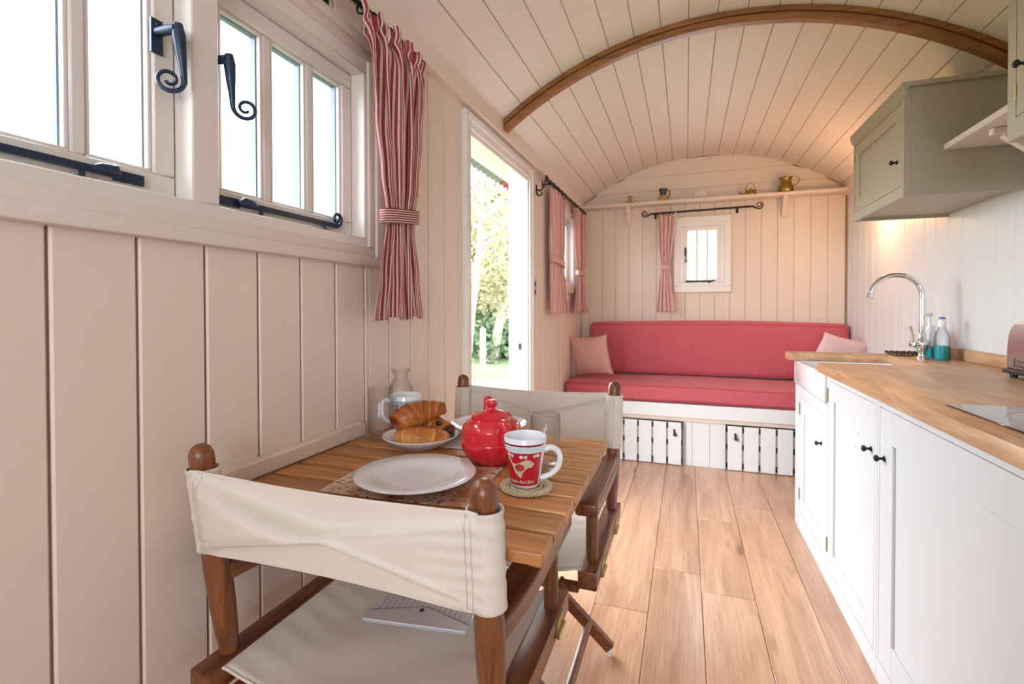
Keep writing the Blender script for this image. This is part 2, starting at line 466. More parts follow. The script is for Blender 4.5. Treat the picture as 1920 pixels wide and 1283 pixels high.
# ------------------------------------------------------------------ mesh builder
class MB:
    def __init__(self, mtx=None):
        self.v, self.f, self.uv = [], [], {}
        self.m = mtx or Matrix.Identity(4)
        self.attr = None

    def add(self, verts, faces):
        o = len(self.v)
        self.v += [self.m @ Vector(p) for p in verts]
        self.f += [[i + o for i in f] for f in faces]
        return self

    def box(self, x0, x1, y0, y1, z0, z1):
        return self.add([(x0, y0, z0), (x1, y0, z0), (x1, y1, z0), (x0, y1, z0), (x0, y0, z1), (x1, y0, z1), (x1, y1, z1), (x0, y1, z1)],
                        [(0, 3, 2, 1), (4, 5, 6, 7), (0, 1, 5, 4), (1, 2, 6, 5), (2, 3, 7, 6), (3, 0, 4, 7)])

    def bar(self, p, q, w, h, up=(0, 0, 1)):
        """square bar from p to q, width w sideways, height h along up"""
        p, q = Vector(p), Vector(q)
        d = (q - p).normalized()
        s = d.cross(Vector(up)).normalized()
        u = s.cross(d)
        vs = []
        for c in (p, q):
            for a, b in ((-1, -1), (1, -1), (1, 1), (-1, 1)):
                vs.append(c + s * a * w / 2 + u * b * h / 2)
        return self.add(vs, [(3, 2, 1, 0), (4, 5, 6, 7), (0, 1, 5, 4), (1, 2, 6, 5), (2, 3, 7, 6), (3, 0, 4, 7)])

    def prism(self, pts, axis, a, b):
        """polygon pts (2D) extruded along axis from a to b"""
        def P(p, t):
            return {'x': (t, p[0], p[1]), 'y': (p[0], t, p[1]), 'z': (p[0], p[1], t)}[axis]
        n = len(pts)
        vs = [P(p, a) for p in pts] + [P(p, b) for p in pts]
        fs = [list(range(n))[::-1], list(range(n, 2 * n))]
        fs += [(i, (i + 1) % n, n + (i + 1) % n, n + i) for i in range(n)]
        return self.add(vs, fs)

    def tube(self, path, r, n=10, cap=True):
        path = [Vector(p) for p in path]
        k = len(path)
        rs = r if isinstance(r, (list, tuple)) else [r] * k
        vs, fs = [], []
        t0 = (path[1] - path[0]).normalized()
        s = t0.orthogonal().normalized()
        for i, p in enumerate(path):
            t = (path[min(i + 1, k - 1)] - path[max(i - 1, 0)]).normalized()
            s = (s - t * s.dot(t))
            s = s.normalized() if s.length > 1e-6 else t.orthogonal().normalized()
            u = t.cross(s)
            for j in range(n):
                a = 2 * pi * j / n
                vs.append(p + (s * cos(a) + u * sin(a)) * rs[i])
        for i in range(k - 1):
            for j in range(n):
                fs.append((i * n + j, i * n + (j + 1) % n, (i + 1) * n + (j + 1) % n, (i + 1) * n + j))
        if cap:
            fs.append(list(range(n))[::-1])
            fs.append(list(range((k - 1) * n, k * n)))
        return self.add(vs, fs)

    def lathe(self, prof, c=(0, 0, 0), n=32):
        """profile [(r, z)] turned round a vertical axis through c; r=0 ends are closed"""
        vs, fs, rows = [], [], []
        for r, z in prof:
            if r < 1e-6:
                rows.append([len(vs)])
                vs.append((c[0], c[1], c[2] + z))
            else:
                rows.append(list(range(len(vs), len(vs) + n)))
                vs += [(c[0] + r * cos(2 * pi * j / n), c[1] + r * sin(2 * pi * j / n), c[2] + z) for j in range(n)]
        for a, b in zip(rows, rows[1:]):
            for j in range(n):
                q = [a[j % len(a)], a[(j + 1) % len(a)], b[(j + 1) % len(b)], b[j % len(b)]]
                q2 = []
                for i in q:
                    if i not in q2:
                        q2.append(i)
                if len(q2) > 2:
                    fs.append(q2)
        return self.add(vs, fs)

    def grid(self, fn, nu, nv, wrap_u=False):
        o = len(self.f)
        vs = [fn(i / nu, j / nv) for j in range(nv + 1) for i in range(nu + 1)]
        fs = [(j * (nu + 1) + i, j * (nu + 1) + i + 1, (j + 1) * (nu + 1) + i + 1, (j + 1) * (nu + 1) + i) for j in range(nv) for i in range(nu)]
        self.add(vs, fs)
        k = o
        for j in range(nv):
            for i in range(nu):
                self.uv[k] = [(i / nu, j / nv), ((i + 1) / nu, j / nv), ((i + 1) / nu, (j + 1) / nv), (i / nu, (j + 1) / nv)]
                k += 1
        return self

    def round_box(self, c, size, r, n=10, puff=0.0, fn=None):
        """soft box: rounded edges, faces bulging by puff"""
        h = [s / 2 for s in size]
        inner = [max(a - r, 0.0) for a in h]
        for ax in range(3):
            for sg in (-1, 1):
                b, d = (ax + 1) % 3, (ax + 2) % 3
                def P(u, v, ax=ax, sg=sg, b=b, d=d):
                    q = [0, 0, 0]
                    q[ax] = sg * h[ax]
                    q[b] = (2 * u - 1) * h[b]
                    q[d] = (2 * v - 1) * h[d]
                    i = [max(-k, min(k, x)) for x, k in zip(q, inner)]
                    e = Vector([x - y for x, y in zip(q, i)])
                    if e.length > 1e-9:
                        e = e.normalized() * r
                    w = Vector(i) + e
                    w[ax] += sg * puff * (1 - (2 * u - 1) ** 4) * (1 - (2 * v - 1) ** 4)
                    w = w + Vector(c)
                    return tuple(fn(w)) if fn else tuple(w)
                f0 = len(self.f)
                # crowd the rows near the edges so the rounding reads
                def rem(t):
                    return 0.5 - 0.5 * cos(pi * t)
                self.grid(lambda u, v: P(rem(u), rem(v)), n, n)
                if sg < 0:
                    for k in range(f0, len(self.f)):
                        self.f[k] = self.f[k][::-1]
        return self

    def build(self, name, mat, parent=None, smooth=True, bevel=0.0, seg=1, origin=None, weld=False, solid=0.0, angle=38, sub=0):
        me = bpy.data.meshes.new(name)
        if parent is not None:
            off = root_loc(parent)
        else:
            off = Vector(origin) if origin is not None else Vector((0, 0, 0))
        me.from_pydata([tuple(p - off) for p in self.v], [], self.f)
        if self.uv:
            lay = me.uv_layers.new(name='UVMap')
            for pi_, poly in enumerate(me.polygons):
                u = self.uv.get(pi_)
                if u:
                    for li, c in zip(poly.loop_indices, u):
                        lay.data[li].uv = c
        if self.attr:
            at = me.attributes.new('bake', 'FLOAT', 'POINT')
            for i, x in enumerate(self.attr):
                at.data[i].value = x
        if bevel or weld:
            bm = bmesh.new()
            bm.from_mesh(me)
            if weld:
                bmesh.ops.remove_doubles(bm, verts=bm.verts, dist=1e-5)
            if bevel:
                es = [e for e in bm.edges if len(e.link_faces) == 2 and e.calc_face_angle(0) > radians(30)]
                bmesh.ops.bevel(bm, geom=es, offset=bevel, segments=seg, affect='EDGES', profile=0.5, clamp_overlap=True)
            bm.to_mesh(me)
            bm.free()
        if smooth:
            me.polygons.foreach_set('use_smooth', [True] * len(me.polygons))
            me.set_sharp_from_angle(angle=radians(angle))
        me.materials.append(M[mat] if isinstance(mat, str) else mat)
        me.update()
        o = bpy.data.objects.new(name, me)
        col.objects.link(o)
        if parent is not None:
            o.parent = parent
        else:
            o.location = off
        if solid:
            md = o.modifiers.new('thickness', 'SOLIDIFY')
            md.thickness = solid
            md.offset = 0
        if sub:
            md = o.modifiers.new('smooth', 'SUBSURF')
            md.levels = md.render_levels = sub
        return o


def smooth_path(path, k=6):
    """Catmull-Rom through the points"""
    p = [Vector(q) for q in path]
    out = []
    for i in range(len(p) - 1):
        p0, p1, p2, p3 = p[max(i - 1, 0)], p[i], p[i + 1], p[min(i + 2, len(p) - 1)]
        for j in range(k):
            f = j / k
            out.append(0.5 * ((2 * p1) + (-p0 + p2) * f + (2 * p0 - 5 * p1 + 4 * p2 - p3) * f * f + (-p0 + 3 * p1 - 3 * p2 + p3) * f ** 3))
    out.append(p[-1])
    return out


def tapered(rs, k=6):
    out = []
    for a, b in zip(rs, rs[1:]):
        out += [a + (b - a) * j / k for j in range(k)]
    return out + [rs[-1]]


def root_loc(o):
    l = Vector((0, 0, 0))
    while o is not None:
        l += o.location
        o = o.parent
    return l


def thing(name, label, cat, loc, group=None):
    o = bpy.data.objects.new(name, None)
    o.empty_display_size = 0.05
    col.objects.link(o)
    o.location = loc
    o['label'] = label
    o['category'] = cat
    if group:
        o['group'] = group
    return o


def tag(o, label, cat, group=None):
    o['label'] = label
    o['category'] = cat
    if group:
        o['group'] = group
    return o


def structure(o, label=None):
    o['kind'] = 'structure'
    if label:
        o['label'] = label
    return o


def structure_root(name, loc, label=None):
    o = bpy.data.objects.new(name, None)
    o.empty_display_size = 0.05
    col.objects.link(o)
    o.location = loc
    return structure(o, label)


def spiral(c, r0, r1, a0, turns, ax_u, ax_v, n=28):
    """points of a flat scroll in the plane of two axes"""
    ax_u, ax_v, c = Vector(ax_u), Vector(ax_v), Vector(c)
    out = []
    for i in range(n + 1):
        t = i / n
        a = a0 + turns * 2 * pi * t
        r = r0 + (r1 - r0) * t
        out.append(c + ax_u * r * cos(a) + ax_v * r * sin(a))
    return out


def ceil_z(x):
    return ZT - RAD + sqrt(RAD * RAD - (x - XC) ** 2)


# ------------------------------------------------------------------ floor
fl = structure(MB().box(XL - 0.1, XR + 0.1, YN - 0.1, YF + 0.1, -0.06, -0.016).build('floor', 'subfloor'), 'oak board floor of the hut')
edges = [-0.925, -0.735, -0.535, -0.333, -0.132, 0.063, 0.262, 0.463, 0.66, 0.86, 1.06, 1.2]
joints = {3: [1.90, 0.2], 4: [2.25, 0.55, 3.6], 5: [2.12, 2.85, 0.9], 6: [1.0, 3.1], 7: [3.3, 1.35]}
for i in range(len(edges) - 1):
    js = joints.get(i, [0.4 + 0.37 * (i % 4), 2.4 + 0.31 * (i % 3)])
    cuts = [YN] + sorted(js) + [YF]
    for a, b in zip(cuts, cuts[1:]):
        MB().box(edges[i] + 0.0007, edges[i + 1] - 0.0007, a + 0.0006, b - 0.0006, -0.016, 0.0).build('floor_board', 'floor', fl, bevel=0.0016)

# ------------------------------------------------------------------ walls: backing plus separate boards
WT = 0.115                                                        # wall thickness


def v_board(mb, axis, a, b, z0, z1, face, sign, c=0.0035, t=0.012):
    """upright board between a and b, chamfered edges, its face at 'face', standing out towards sign"""
    back = face - sign * t
    pts = [(back, a), (face - sign * c, a), (face, a + c), (face, b - c), (face - sign * c, b), (back, b)]
    if axis == 'x':
        mb.prism(pts, 'z', z0, z1)
    else:
        mb.prism([(q, p) for p, q in pts], 'z', z0, z1)
    return mb


# openings on the left wall: window_1, door_1, window_2
OP_L = [(0.17, 1.265, 1.315, 1.90), (1.975, 2.872, -0.05, 1.927), (3.50, 4.14, 1.33, 1.93)]


def backing(name, mats, x0, x1, y0, y1, ztop, ops, horiz='y'):
    mb = MB()
    ys = sorted(set([y0, y1] + [k for o in ops for k in o[:2]]))
    for a, b in zip(ys, ys[1:]):
        zs = [(-0.06, ztop)]
        for o in ops:
            if o[0] <= a + 1e-6 and o[1] >= b - 1e-6:
                zs = [(-0.06, o[2]), (o[3], ztop)]
        for p, q in zs:
            if q - p > 0.005:
                if horiz == 'y':
                    mb.box(x0, x1, a, b, p, q)
                else:
                    mb.box(a, b, x0, x1, p, q)
    return mb.build(name, mats, smooth=False)


def board_run(parent, y0, pitch, ya, yb, zlo, zhi, ops, face, sign, axis='x', mat='wall', gap=0.0016):
    k0 = int(math.floor((ya - y0) / pitch)) - 1
    k = k0
    while y0 + k * pitch < yb:
        a, b = max(ya, y0 + k * pitch + gap / 2), min(yb, y0 + (k + 1) * pitch - gap / 2)
        k += 1
        if b - a < 0.01:
            continue
        # cut at the openings
        spans = [(a, b, zlo, zhi)]
        for o in ops:
            ns = []
            for (p, q, u, w) in spans:
                if q <= o[0] or p >= o[1]:
                    ns.append((p, q, u, w))
                    continue
                if p < o[0]:
                    ns.append((p, o[0], u, w))
                if q > o[1]:
                    ns.append((o[1], q, u, w))
                p2, q2 = max(p, o[0]), min(q, o[1])
                if o[2] > u:
                    ns.append((p2, q2, u, min(w, o[2])))
                if o[3] < w:
                    ns.append((p2, q2, max(u, o[3]), w))
            spans = ns
        for (p, q, u, w) in spans:
            if q - p > 0.012 and w - u > 0.012:
                v_board(MB(), axis, p, q, u, w, face, sign).build('board', mat, parent, smooth=False)


wl = structure(backing('wall_left', 'groove', XL - WT, XL - 0.006, YN, YF + WT, 2.11, OP_L), 'cream boarded left wall with windows and door')
board_run(wl, 0.4665, 0.1295, YN, YF, 0.0, 2.09, OP_L, XL, 1, gap=0.0045)
wr = structure(backing('wall_right', 'wall', XR + 0.006, XR + WT, YN, YF + WT, 2.11, []), 'boarded right wall behind the kitchen, cool window light in its colour')
board_run(wr, 2.929, 0.1266, YN, YF, 0.0, 2.09, [], XR, -1, gap=0.0006, mat='wall_window_lit')
OP_F = [(-0.035, 0.295, 1.34, 1.86)]
wf = structure(backing('wall_far', 'groove', YF + 0.006, YF + WT, XL - WT, XR + WT, 2.50, OP_F, horiz='x'), 'cream boarded far end wall above the red sofa')
board_run(wf, -0.007, 0.1185, XL, XR, 0.0, 2.055, OP_F, YF, -1, axis='y')
zz = [2.058, 2.179, 2.303, 2.44]
for a, b in zip(zz, zz[1:]):                                       # flat boards of the gable, cut to the arch
    pts = []
    lo = [x for x in (XL, XR)]
    n = 14
    xa = [XL + (XR - XL) * i / n for i in range(n + 1)]
    hw = lambda z: sqrt(max(RAD ** 2 - (z - ZT + RAD) ** 2, 0))
    x0a, x1a = max(XL, XC - hw(a)), min(XR, XC + hw(a))
    pts = [(x0a, a + 0.001), (x1a, a + 0.001)]
    for i in range(n, -1, -1):
        x = x0a + (x1a - x0a) * i / n
        pts.append((x, max(a + 0.0015, min(b - 0.001, ceil_z(x) + 0.004))))
    MB().prism(pts, 'y', YF + 0.008, YF).build('board', 'wall', wf, smooth=False)
OP_N = [(-0.34, 0.66, 0.98, 1.96)]  # unseen window opening added behind the camera for the light it lets in
wn = structure(backing('wall_near', 'wall', YN - WT, YN - 0.001, XL - WT, XR + WT, 2.50, OP_N, horiz='x'), 'near end wall with an added window opening that lets in light')

# ------------------------------------------------------------------ ceiling: shell plus boards that follow the barrel
def arc(s, r=RAD):
    a = s / RAD
    return (XC + r * sin(a), ZT - RAD + r * cos(a))


smax = 1.16
mb = MB()
mb.grid(lambda u, v: (arc(-smax + 2 * smax * u, RAD + 0.012)[0], YN - WT + (YF - YN + 2 * WT) * v, arc(-smax + 2 * smax * u, RAD + 0.012)[1]), 40, 1)
mb.grid(lambda u, v: (arc(smax - 2 * smax * u, RAD + 0.06)[0], YN - WT + (YF - YN + 2 * WT) * v, arc(smax - 2 * smax * u, RAD + 0.06)[1]), 40, 1)
ce = structure(mb.build('ceiling', 'groove'), 'barrel ceiling of cream boards')
s = -0.972 - 0.1203
while s < 1.08:
    a, b = s + 0.001, s + 0.1203 - 0.001
    s += 0.1203
    n = 4
    c = 0.003
    prof = [arc(a, RAD + 0.010), arc(a, RAD + c)]
    prof += [arc(a + c + (b - a - 2 * c) * i / n, RAD) for i in range(n + 1)]
    prof += [arc(b, RAD + c), arc(b, RAD + 0.010)]
    MB().prism(prof, 'y', YN, YF).build('ceiling_board', 'ceiling', ce, smooth=False)

# fascias where the walls meet the ceiling
structure(MB().box(XL, XL + 0.034, YN, YF, 2.03, 2.114).build('trim_1', 'wall', bevel=0.003), 'cream fascia along the top of the left wall')
structure(MB().box(XR - 0.034, XR, YN, YF, 2.03, 2.114).build('trim_2', 'wall', bevel=0.003), 'cream fascia along the top of the right wall')

# oak roof rib: front face with a bead, set under the boards
rib = MB()
prof = [(0.0, -0.001), (0.0, 0.022), (0.010, 0.025), (0.010, 0.029), (0.0, 0.033), (0.0, 0.050), (0.006, 0.056), (0.040, 0.056), (0.046, 0.050), (0.046, -0.001)]   # (y from front, depth below the boards)
n = 64
smr = 1.115
vs, fs = [], []
for i in range(n + 1):
    q = -smr + 2 * smr * i / n
    for (yy, dd) in prof:
        x, z = arc(q, RAD - dd)
        vs.append((x, 2.345 + yy, z))
k = len(prof)
for i in range(n):
    for j in range(k):
        fs.append((i * k + j, i * k + (j + 1) % k, (i + 1) * k + (j + 1) % k, (i + 1) * k + j))
fs += [list(range(k)), list(range(n * k, n * k + k))[::-1]]
rib.add(vs, fs)
structure(rib.build('trim_3', 'rib', angle=30), 'varnished brown wooden rib arching across the ceiling')
structure(MB().box(XL, XL + 0.03, 0.72, 1.205, 0.781, 0.817).build('trim_4', 'wall', bevel=0.003), 'cream batten on the left wall along the table')


# ------------------------------------------------------------------ windows
def frame_ring(mb, axis, f0, f1, a0, a1, z0, z1, w, wz=None):
    """four rails round a rectangle (outer a0..a1, z0..z1), width w, between depths f0..f1 on 'axis'"""
    wz = wz or w
    def B(p, q, u, v):
        if axis == 'x':
            mb.box(min(f0, f1), max(f0, f1), p, q, u, v)
        else:
            mb.box(p, q, min(f0, f1), max(f0, f1), u, v)
    B(a0, a1, z0, z0 + wz)
    B(a0, a1, z1 - wz, z1)
    B(a0, a0 + w, z0 + wz, z1 - wz)
    B(a1 - w, a1, z0 + wz, z1 - wz)
    return mb


w1 = structure_root('window_1', (XL, 0.72, 1.28), 'cream double casement window over the table')
cas = MB()
# moulded casing in two steps round the frame
frame_ring(cas, 'x', XL - 0.01, -0.885, 0.135, 1.305, 1.277, 1.948, 0.030)
frame_ring(cas, 'x', XL - 0.01, -0.893, 0.163, 1.277, 1.304, 1.920, 0.030)
cas.build('casing', 'trim', w1, bevel=0.004, seg=2)
fr = MB()
fr.box(XL - 0.10, -0.900, 0.175, 1.262, 1.325, 1.361)              # bottom member
fr.box(XL - 0.10, -0.900, 0.175, 1.262, 1.849, 1.895)
fr.box(XL - 0.10, -0.900, 0.175, 0.235, 1.361, 1.849)
fr.box(XL - 0.10, -0.900, 0.693, 0.752, 1.361, 1.849)              # mullion
fr.box(XL - 0.10, -0.900, 1.233, 1.262, 1.361, 1.849)
fr.build('frame', 'frame_backlit', w1, bevel=0.003)


def sash(parent, y0, y1, z0, z1, x, label=None, muntins=2):
    sm = MB()
    frame_ring(sm, 'x', x - 0.045, x, y0, y1, z0, z1, 0.040, 0.043)
    o = sm.build('sash', 'frame_backlit', parent, bevel=0.003)
    ia, ib, za, zb = y0 + 0.040, y1 - 0.040, z0 + 0.043, z1 - 0.043
    g = 0.024
    pw = (ib - ia - muntins * g) / (muntins + 1)
    bead = MB()
    gk = MB()
    for i in range(muntins + 1):
        p = ia + i * (pw + g)
        frame_ring(bead, 'x', x - 0.020, x - 0.007, p, p + pw, za, zb, 0.007)
        frame_ring(gk, 'x', x - 0.034, x - 0.019, p, p + pw, za, zb, 0.010)
        MB().box(x - 0.029, x - 0.025, p, p + pw, za, zb).build('pane', 'pane', o, smooth=False)
    bead.build('bead', 'frame_backlit', o, bevel=0.0015)
    gk.build('gasket', 'gasket', o, smooth=False)
    for i in range(muntins):
        p = ia + (i + 1) * pw + i * g
        m = MB().box(x - 0.045, x - 0.004, p, p + g, za, zb)
        m.build('muntin', 'frame_backlit', o, bevel=0.004)
    return o


sash(w1, 0.237, 0.691, 1.364, 1.847, -0.945)
sash(w1, 0.754, 1.231, 1.364, 1.847, -0.945)


def casement_handle(parent, y, z, x, side, drift, s=1.0, mat='iron_blue'):
    """monkey-tail fastener: back plate, flat grip, curled tail hanging down; side = where the curl lies from the tail"""
    h = MB()
    h.box(x, x + 0.005 * s, y - 0.011 * s, y + 0.011 * s, z - 0.032 * s, z + 0.032 * s)
    h.tube([(x, y, z + 0.008 * s), (x + 0.050 * s, y + 0.004 * s, z + 0.008 * s)], 0.009 * s, 10)
    h.tube([(x + 0.004, y, z + 0.022 * s), (x + 0.008 * s, y, z + 0.022 * s)], [0.005 * s, 0.002 * s], 8)
    p0 = Vector((x + 0.050 * s, y + 0.006 * s, z + 0.018 * s))
    tail = [p0 + Vector((0.001 * s, drift * t * s, -e * s)) for t, e in ((0, 0), (0.15, 0.020), (0.45, 0.050), (0.8, 0.080), (1.0, 0.104))]
    rad = [0.008 * s, 0.0115 * s, 0.0095 * s, 0.0065 * s, 0.0052 * s]
    end = tail[-1]
    w = Vector((0.6, 0.8, 0)) * side
    c = end + w * 0.024 * s
    sp = spiral(c, 0.024 * s, 0.006 * s, 0.0, 1.4, -w, (0, 0, -1), 28)
    h.tube(tail + sp[1:], rad + [0.0046 * s - 0.0016 * s * i / 28 for i in range(1, 29)], 8)
    return h.build('casement_handle', mat, parent, angle=45)


casement_handle(w1, 0.655, 1.664, -0.945, -1, 0.012)
casement_handle(w1, 0.764, 1.660, -0.945, 1, 0.008)


def casement_stay(parent, ya, yb, z, x, scroll, mat='iron_blue'):
    d = 1 if yb > ya else -1
    h = MB()
    h.box(x, x + 0.006, min(ya, ya + d * 0.05), max(ya, ya + d * 0.05), z - 0.009, z + 0.010)
    h.tube([(x + 0.010, ya + d * 0.045, z), (x + 0.014, ya + d * 0.055, z + 0.004), (x + 0.014, ya + d * 0.075, z + 0.004), (x + 0.012, ya + d * 0.09, z)], [0.006, 0.012, 0.010, 0.006], 8)
    h.bar((x + 0.012, ya + d * 0.05, z), (x + 0.012, yb, z), 0.008, 0.012)
    for t in (0.28, 0.86):
        yy = ya + (yb - ya) * t
        h.tube([(x + 0.012, yy, z - 0.017), (x + 0.012, yy, z)], 0.0045, 8)
        h.box(x - 0.002, x + 0.018, yy - 0.014, yy + 0.014, z - 0.020, z - 0.0165)
    if scroll:
        h.tube(spiral((x + 0.012, yb, z + 0.020), 0.020, 0.005, -pi / 2, 1.3, (0, d, 0), (0, 0, 1), 24), [0.0055 - 0.002 * i / 24 for i in range(25)], 8)
    return h.build('casement_stay', mat, parent, angle=45)


casement_stay(w1, 0.783, 1.150, 1.384, -0.945, True)
casement_stay(w1, 0.628, 0.262, 1.384, -0.945, True)

# window_2: far end of the left wall, mostly behind its curtains
w2 = structure_root('window_2', (XL, 3.82, 1.28), 'small casement window by the sofa on the left wall')
frame_ring(MB(), 'x', XL - 0.01, -0.885, 3.44, 4.20, 1.275, 1.985, 0.065).build('casing', 'trim', w2, bevel=0.004)
frame_ring(MB(), 'x', XL - 0.10, -0.900, 3.49, 4.15, 1.32, 1.94, 0.04).build('frame', 'white', w2, bevel=0.003)
sash(w2, 3.532, 4.108, 1.362, 1.898, -0.945)

# window_3: little window in the far wall
w3 = structure_root('window_3', (0.128, YF, 1.28), 'little white window in the far end wall')
cas = MB()
frame_ring(cas, 'y', YF + 0.01, YF - 0.028, -0.100, 0.357, 1.284, 1.932, 0.055)
frame_ring(cas, 'y', YF + 0.01, YF - 0.020, -0.050, 0.307, 1.334, 1.882, 0.036)
cas.build('casing', 'white', w3, bevel=0.004)
sm = MB()
frame_ring(sm, 'y', YF - 0.010, YF + 0.06, -0.016, 0.276, 1.358, 1.846, 0.032, 0.036)
s3 = sm.build('sash', 'white', w3, bevel=0.003)
for i in range(3):
    p = 0.016 + i * (0.228 + 0.020) / 3
    MB().box(p, p + 0.0627, YF + 0.025, YF + 0.029, 1.394, 1.810).build('pane', 'pane', s3, smooth=False)
    if i < 2:
        MB().box(p + 0.0627, p + 0.0827, YF - 0.004, YF + 0.05, 1.394, 1.810).build('muntin', 'white', s3, bevel=0.003)
h = MB()
h.box(-0.010, 0.004, YF - 0.016, YF - 0.010, 1.60, 1.67)
h.tube([(0.0, YF - 0.022, 1.65), (0.0, YF - 0.026, 1.60), (0.004, YF - 0.026, 1.565)] + spiral((0.004, YF - 0.026, 1.553), 0.012, 0.004, pi / 2, 1.1, (1, 0, 0), (0, 0, 1), 14), 0.004, 8)
h.build('casement_handle', 'iron', w3, angle=45)
h = MB()
h.bar((0.02, YF - 0.022, 1.378), (0.21, YF - 0.022, 1.378), 0.008, 0.012)
h.box(0.0, 0.05, YF - 0.018, YF - 0.012, 1.370, 1.386)
h.box(0.18, 0.195, YF - 0.03, YF - 0.010, 1.362, 1.374)
h.tube(spiral((0.215, YF - 0.022, 1.396), 0.018, 0.005, -pi / 2, 1.2, (1, 0, 0), (0, 0, 1), 18), 0.004, 8)
h.build('casement_stay', 'iron', w3, angle=45)

# ------------------------------------------------------------------ doorway
d1 = structure_root('door_1', (XL, 2.42, 0), 'open doorway to the garden in the left wall')
cs = MB()
for (a, b, x) in ((0.0, 0.034, -0.888), (0.030, 0.068, -0.895)):
    y0, y1, zt = 1.925 + a, 2.932 - a, 2.012 - a
    y0b, y1b, ztb = 1.925 + b, 2.932 - b, 2.012 - b
    cs.box(XL - 0.005, x, y0, y0b, 0, zt)
    cs.box(XL - 0.005, x, y1b, y1, 0, zt)
    cs.box(XL - 0.005, x, y0b, y1b, ztb, zt)
cs.build('casing', 'white', d1, bevel=0.004, seg=2)
jb = MB()
jb.box(XL - WT - 0.01, XL + 0.008, 1.960, 1.984, 0, 1.945)
jb.box(XL - WT - 0.01, XL + 0.008, 2.864, 2.888, 0, 1.945)
jb.box(XL - WT - 0.01, XL + 0.008, 1.984, 2.864, 1.921, 1.945)
jb.build('jamb', 'white', d1, bevel=0.002)
MB().box(-1.008, -0.996, 2.8615, 2.8645, 1.185, 1.275).build('strike_plate', 'dull_brass', d1, bevel=0.0005)
lk = MB()
lk.box(-0.972, -0.952, 2.860, 2.8645, 0.895, 0.935)
lk.build('lock_keep', 'iron', d1, bevel=0.001)
MB().box(XL - WT - 0.03, XL + 0.01, 1.96, 2.89, -0.02, 0.012).build('threshold', 'table_frame', d1, bevel=0.003)


# ------------------------------------------------------------------ curtains and their rails
def lerp_levels(levels, z):
    for (z0, *a), (z1, *b) in zip(levels, levels[1:]):
        if z <= z0 and z >= z1:
            t = (z0 - z) / (z0 - z1)
            t = t * t * (3 - 2 * t) if len(levels) > 2 else t
            return [p + (q - p) * t for p, q in zip(a, b)]
    return list(levels[0][1:]) if z > levels[0][0] else list(levels[-1][1:])


def curtain(name, label, axis, base, levels, folds, mat, band, group, seed, band_mat, nu=150, nv=70, hem=0.0, gather=0.0):
    """pleated cloth; levels: (z, centre, width, pleat depth) from top to hem; axis = direction the cloth runs along"""
    rnd = random.Random(seed)
    ph = [rnd.uniform(0, 6.28) for _ in range(6)]
    ztop, zbot = levels[0][0], levels[-1][0]
    c0 = levels[0][1]
    loc = (base, c0, ztop) if axis == 'y' else (c0, base, ztop)
    root = thing(name, label, 'curtain', loc, group)
    sgn = 1 if axis == 'y' else -1
    def P(u, v):
        z = ztop + (zbot - ztop) * v
        c, w, amp = lerp_levels(levels, z)
        f = 2 * pi * folds * u + ph[0] + 0.5 * sin(2 * pi * u * 2 + ph[1]) + 0.25 * sin(5 * v + ph[2])
        d = amp * (0.75 * sin(f) + 0.25 * sin(2.1 * f + ph[3])) + amp * 0.35 * sin(2 * pi * u * 1.3 + ph[4])
        t = (u - 0.5) * w + 0.22 * (w / folds) * sin(2 * f + ph[5])
        if gather:                                                 # gathered on a tape below a frilled heading
            g = math.exp(-((v - 0.055) / 0.05) ** 2) + (0.8 if v < 0.045 else 0.0) * (1 - v / 0.045)
            d += gather * 0.007 * sin(2 * pi * (17 * u + 0.3 * sin(9 * u))) * g
            d -= gather * 0.010 * math.exp(-((v - 0.050) / 0.016) ** 2)
            d += gather * 0.004 * sin(2 * pi * (9 * u + 0.6 * v + 0.4 * sin(7 * u))) * max(0.0, 1 - v / 0.5)
        elif v < 0.045:                                            # gathered heading
            d += 0.006 * sin(2 * pi * folds * 3.1 * u) * (1 - v / 0.045)
            t += 0.002 * sin(2 * pi * folds * 2.3 * u)
        zz_ = z + (hem * sin(f * 0.5 + ph[2]) * v * v) + 0.008 * sin(2 * pi * folds * 1.0 * u + 1) * (1 - v) ** 6
        p = (base + sgn * d, c + t, zz_) if axis == 'y' else (c + t, base + sgn * d, zz_)
        return p
    MB().grid(P, nu, nv).build('cloth', mat, root, solid=0.0016, angle=180)
    zt, c, w, dp, tilt = band
    def Q(u, v):
        a = 2 * pi * u
        ww = w / 2
        k = 2.6
        ca, sa = cos(a), sin(a)
        r = (abs(ca) ** k + abs(sa) ** k) ** (-1 / k)
        t, d = ww * ca * r, dp * sa * r
        z = zt + (0.5 - v) * 0.042 + tilt * ca
        return (base + sgn * d, c + t, z) if axis == 'y' else (c + t, base + sgn * d, z)
    MB().grid(Q, 48, 4).build('tieback', band_mat, root, solid=0.003, angle=180)
    return root


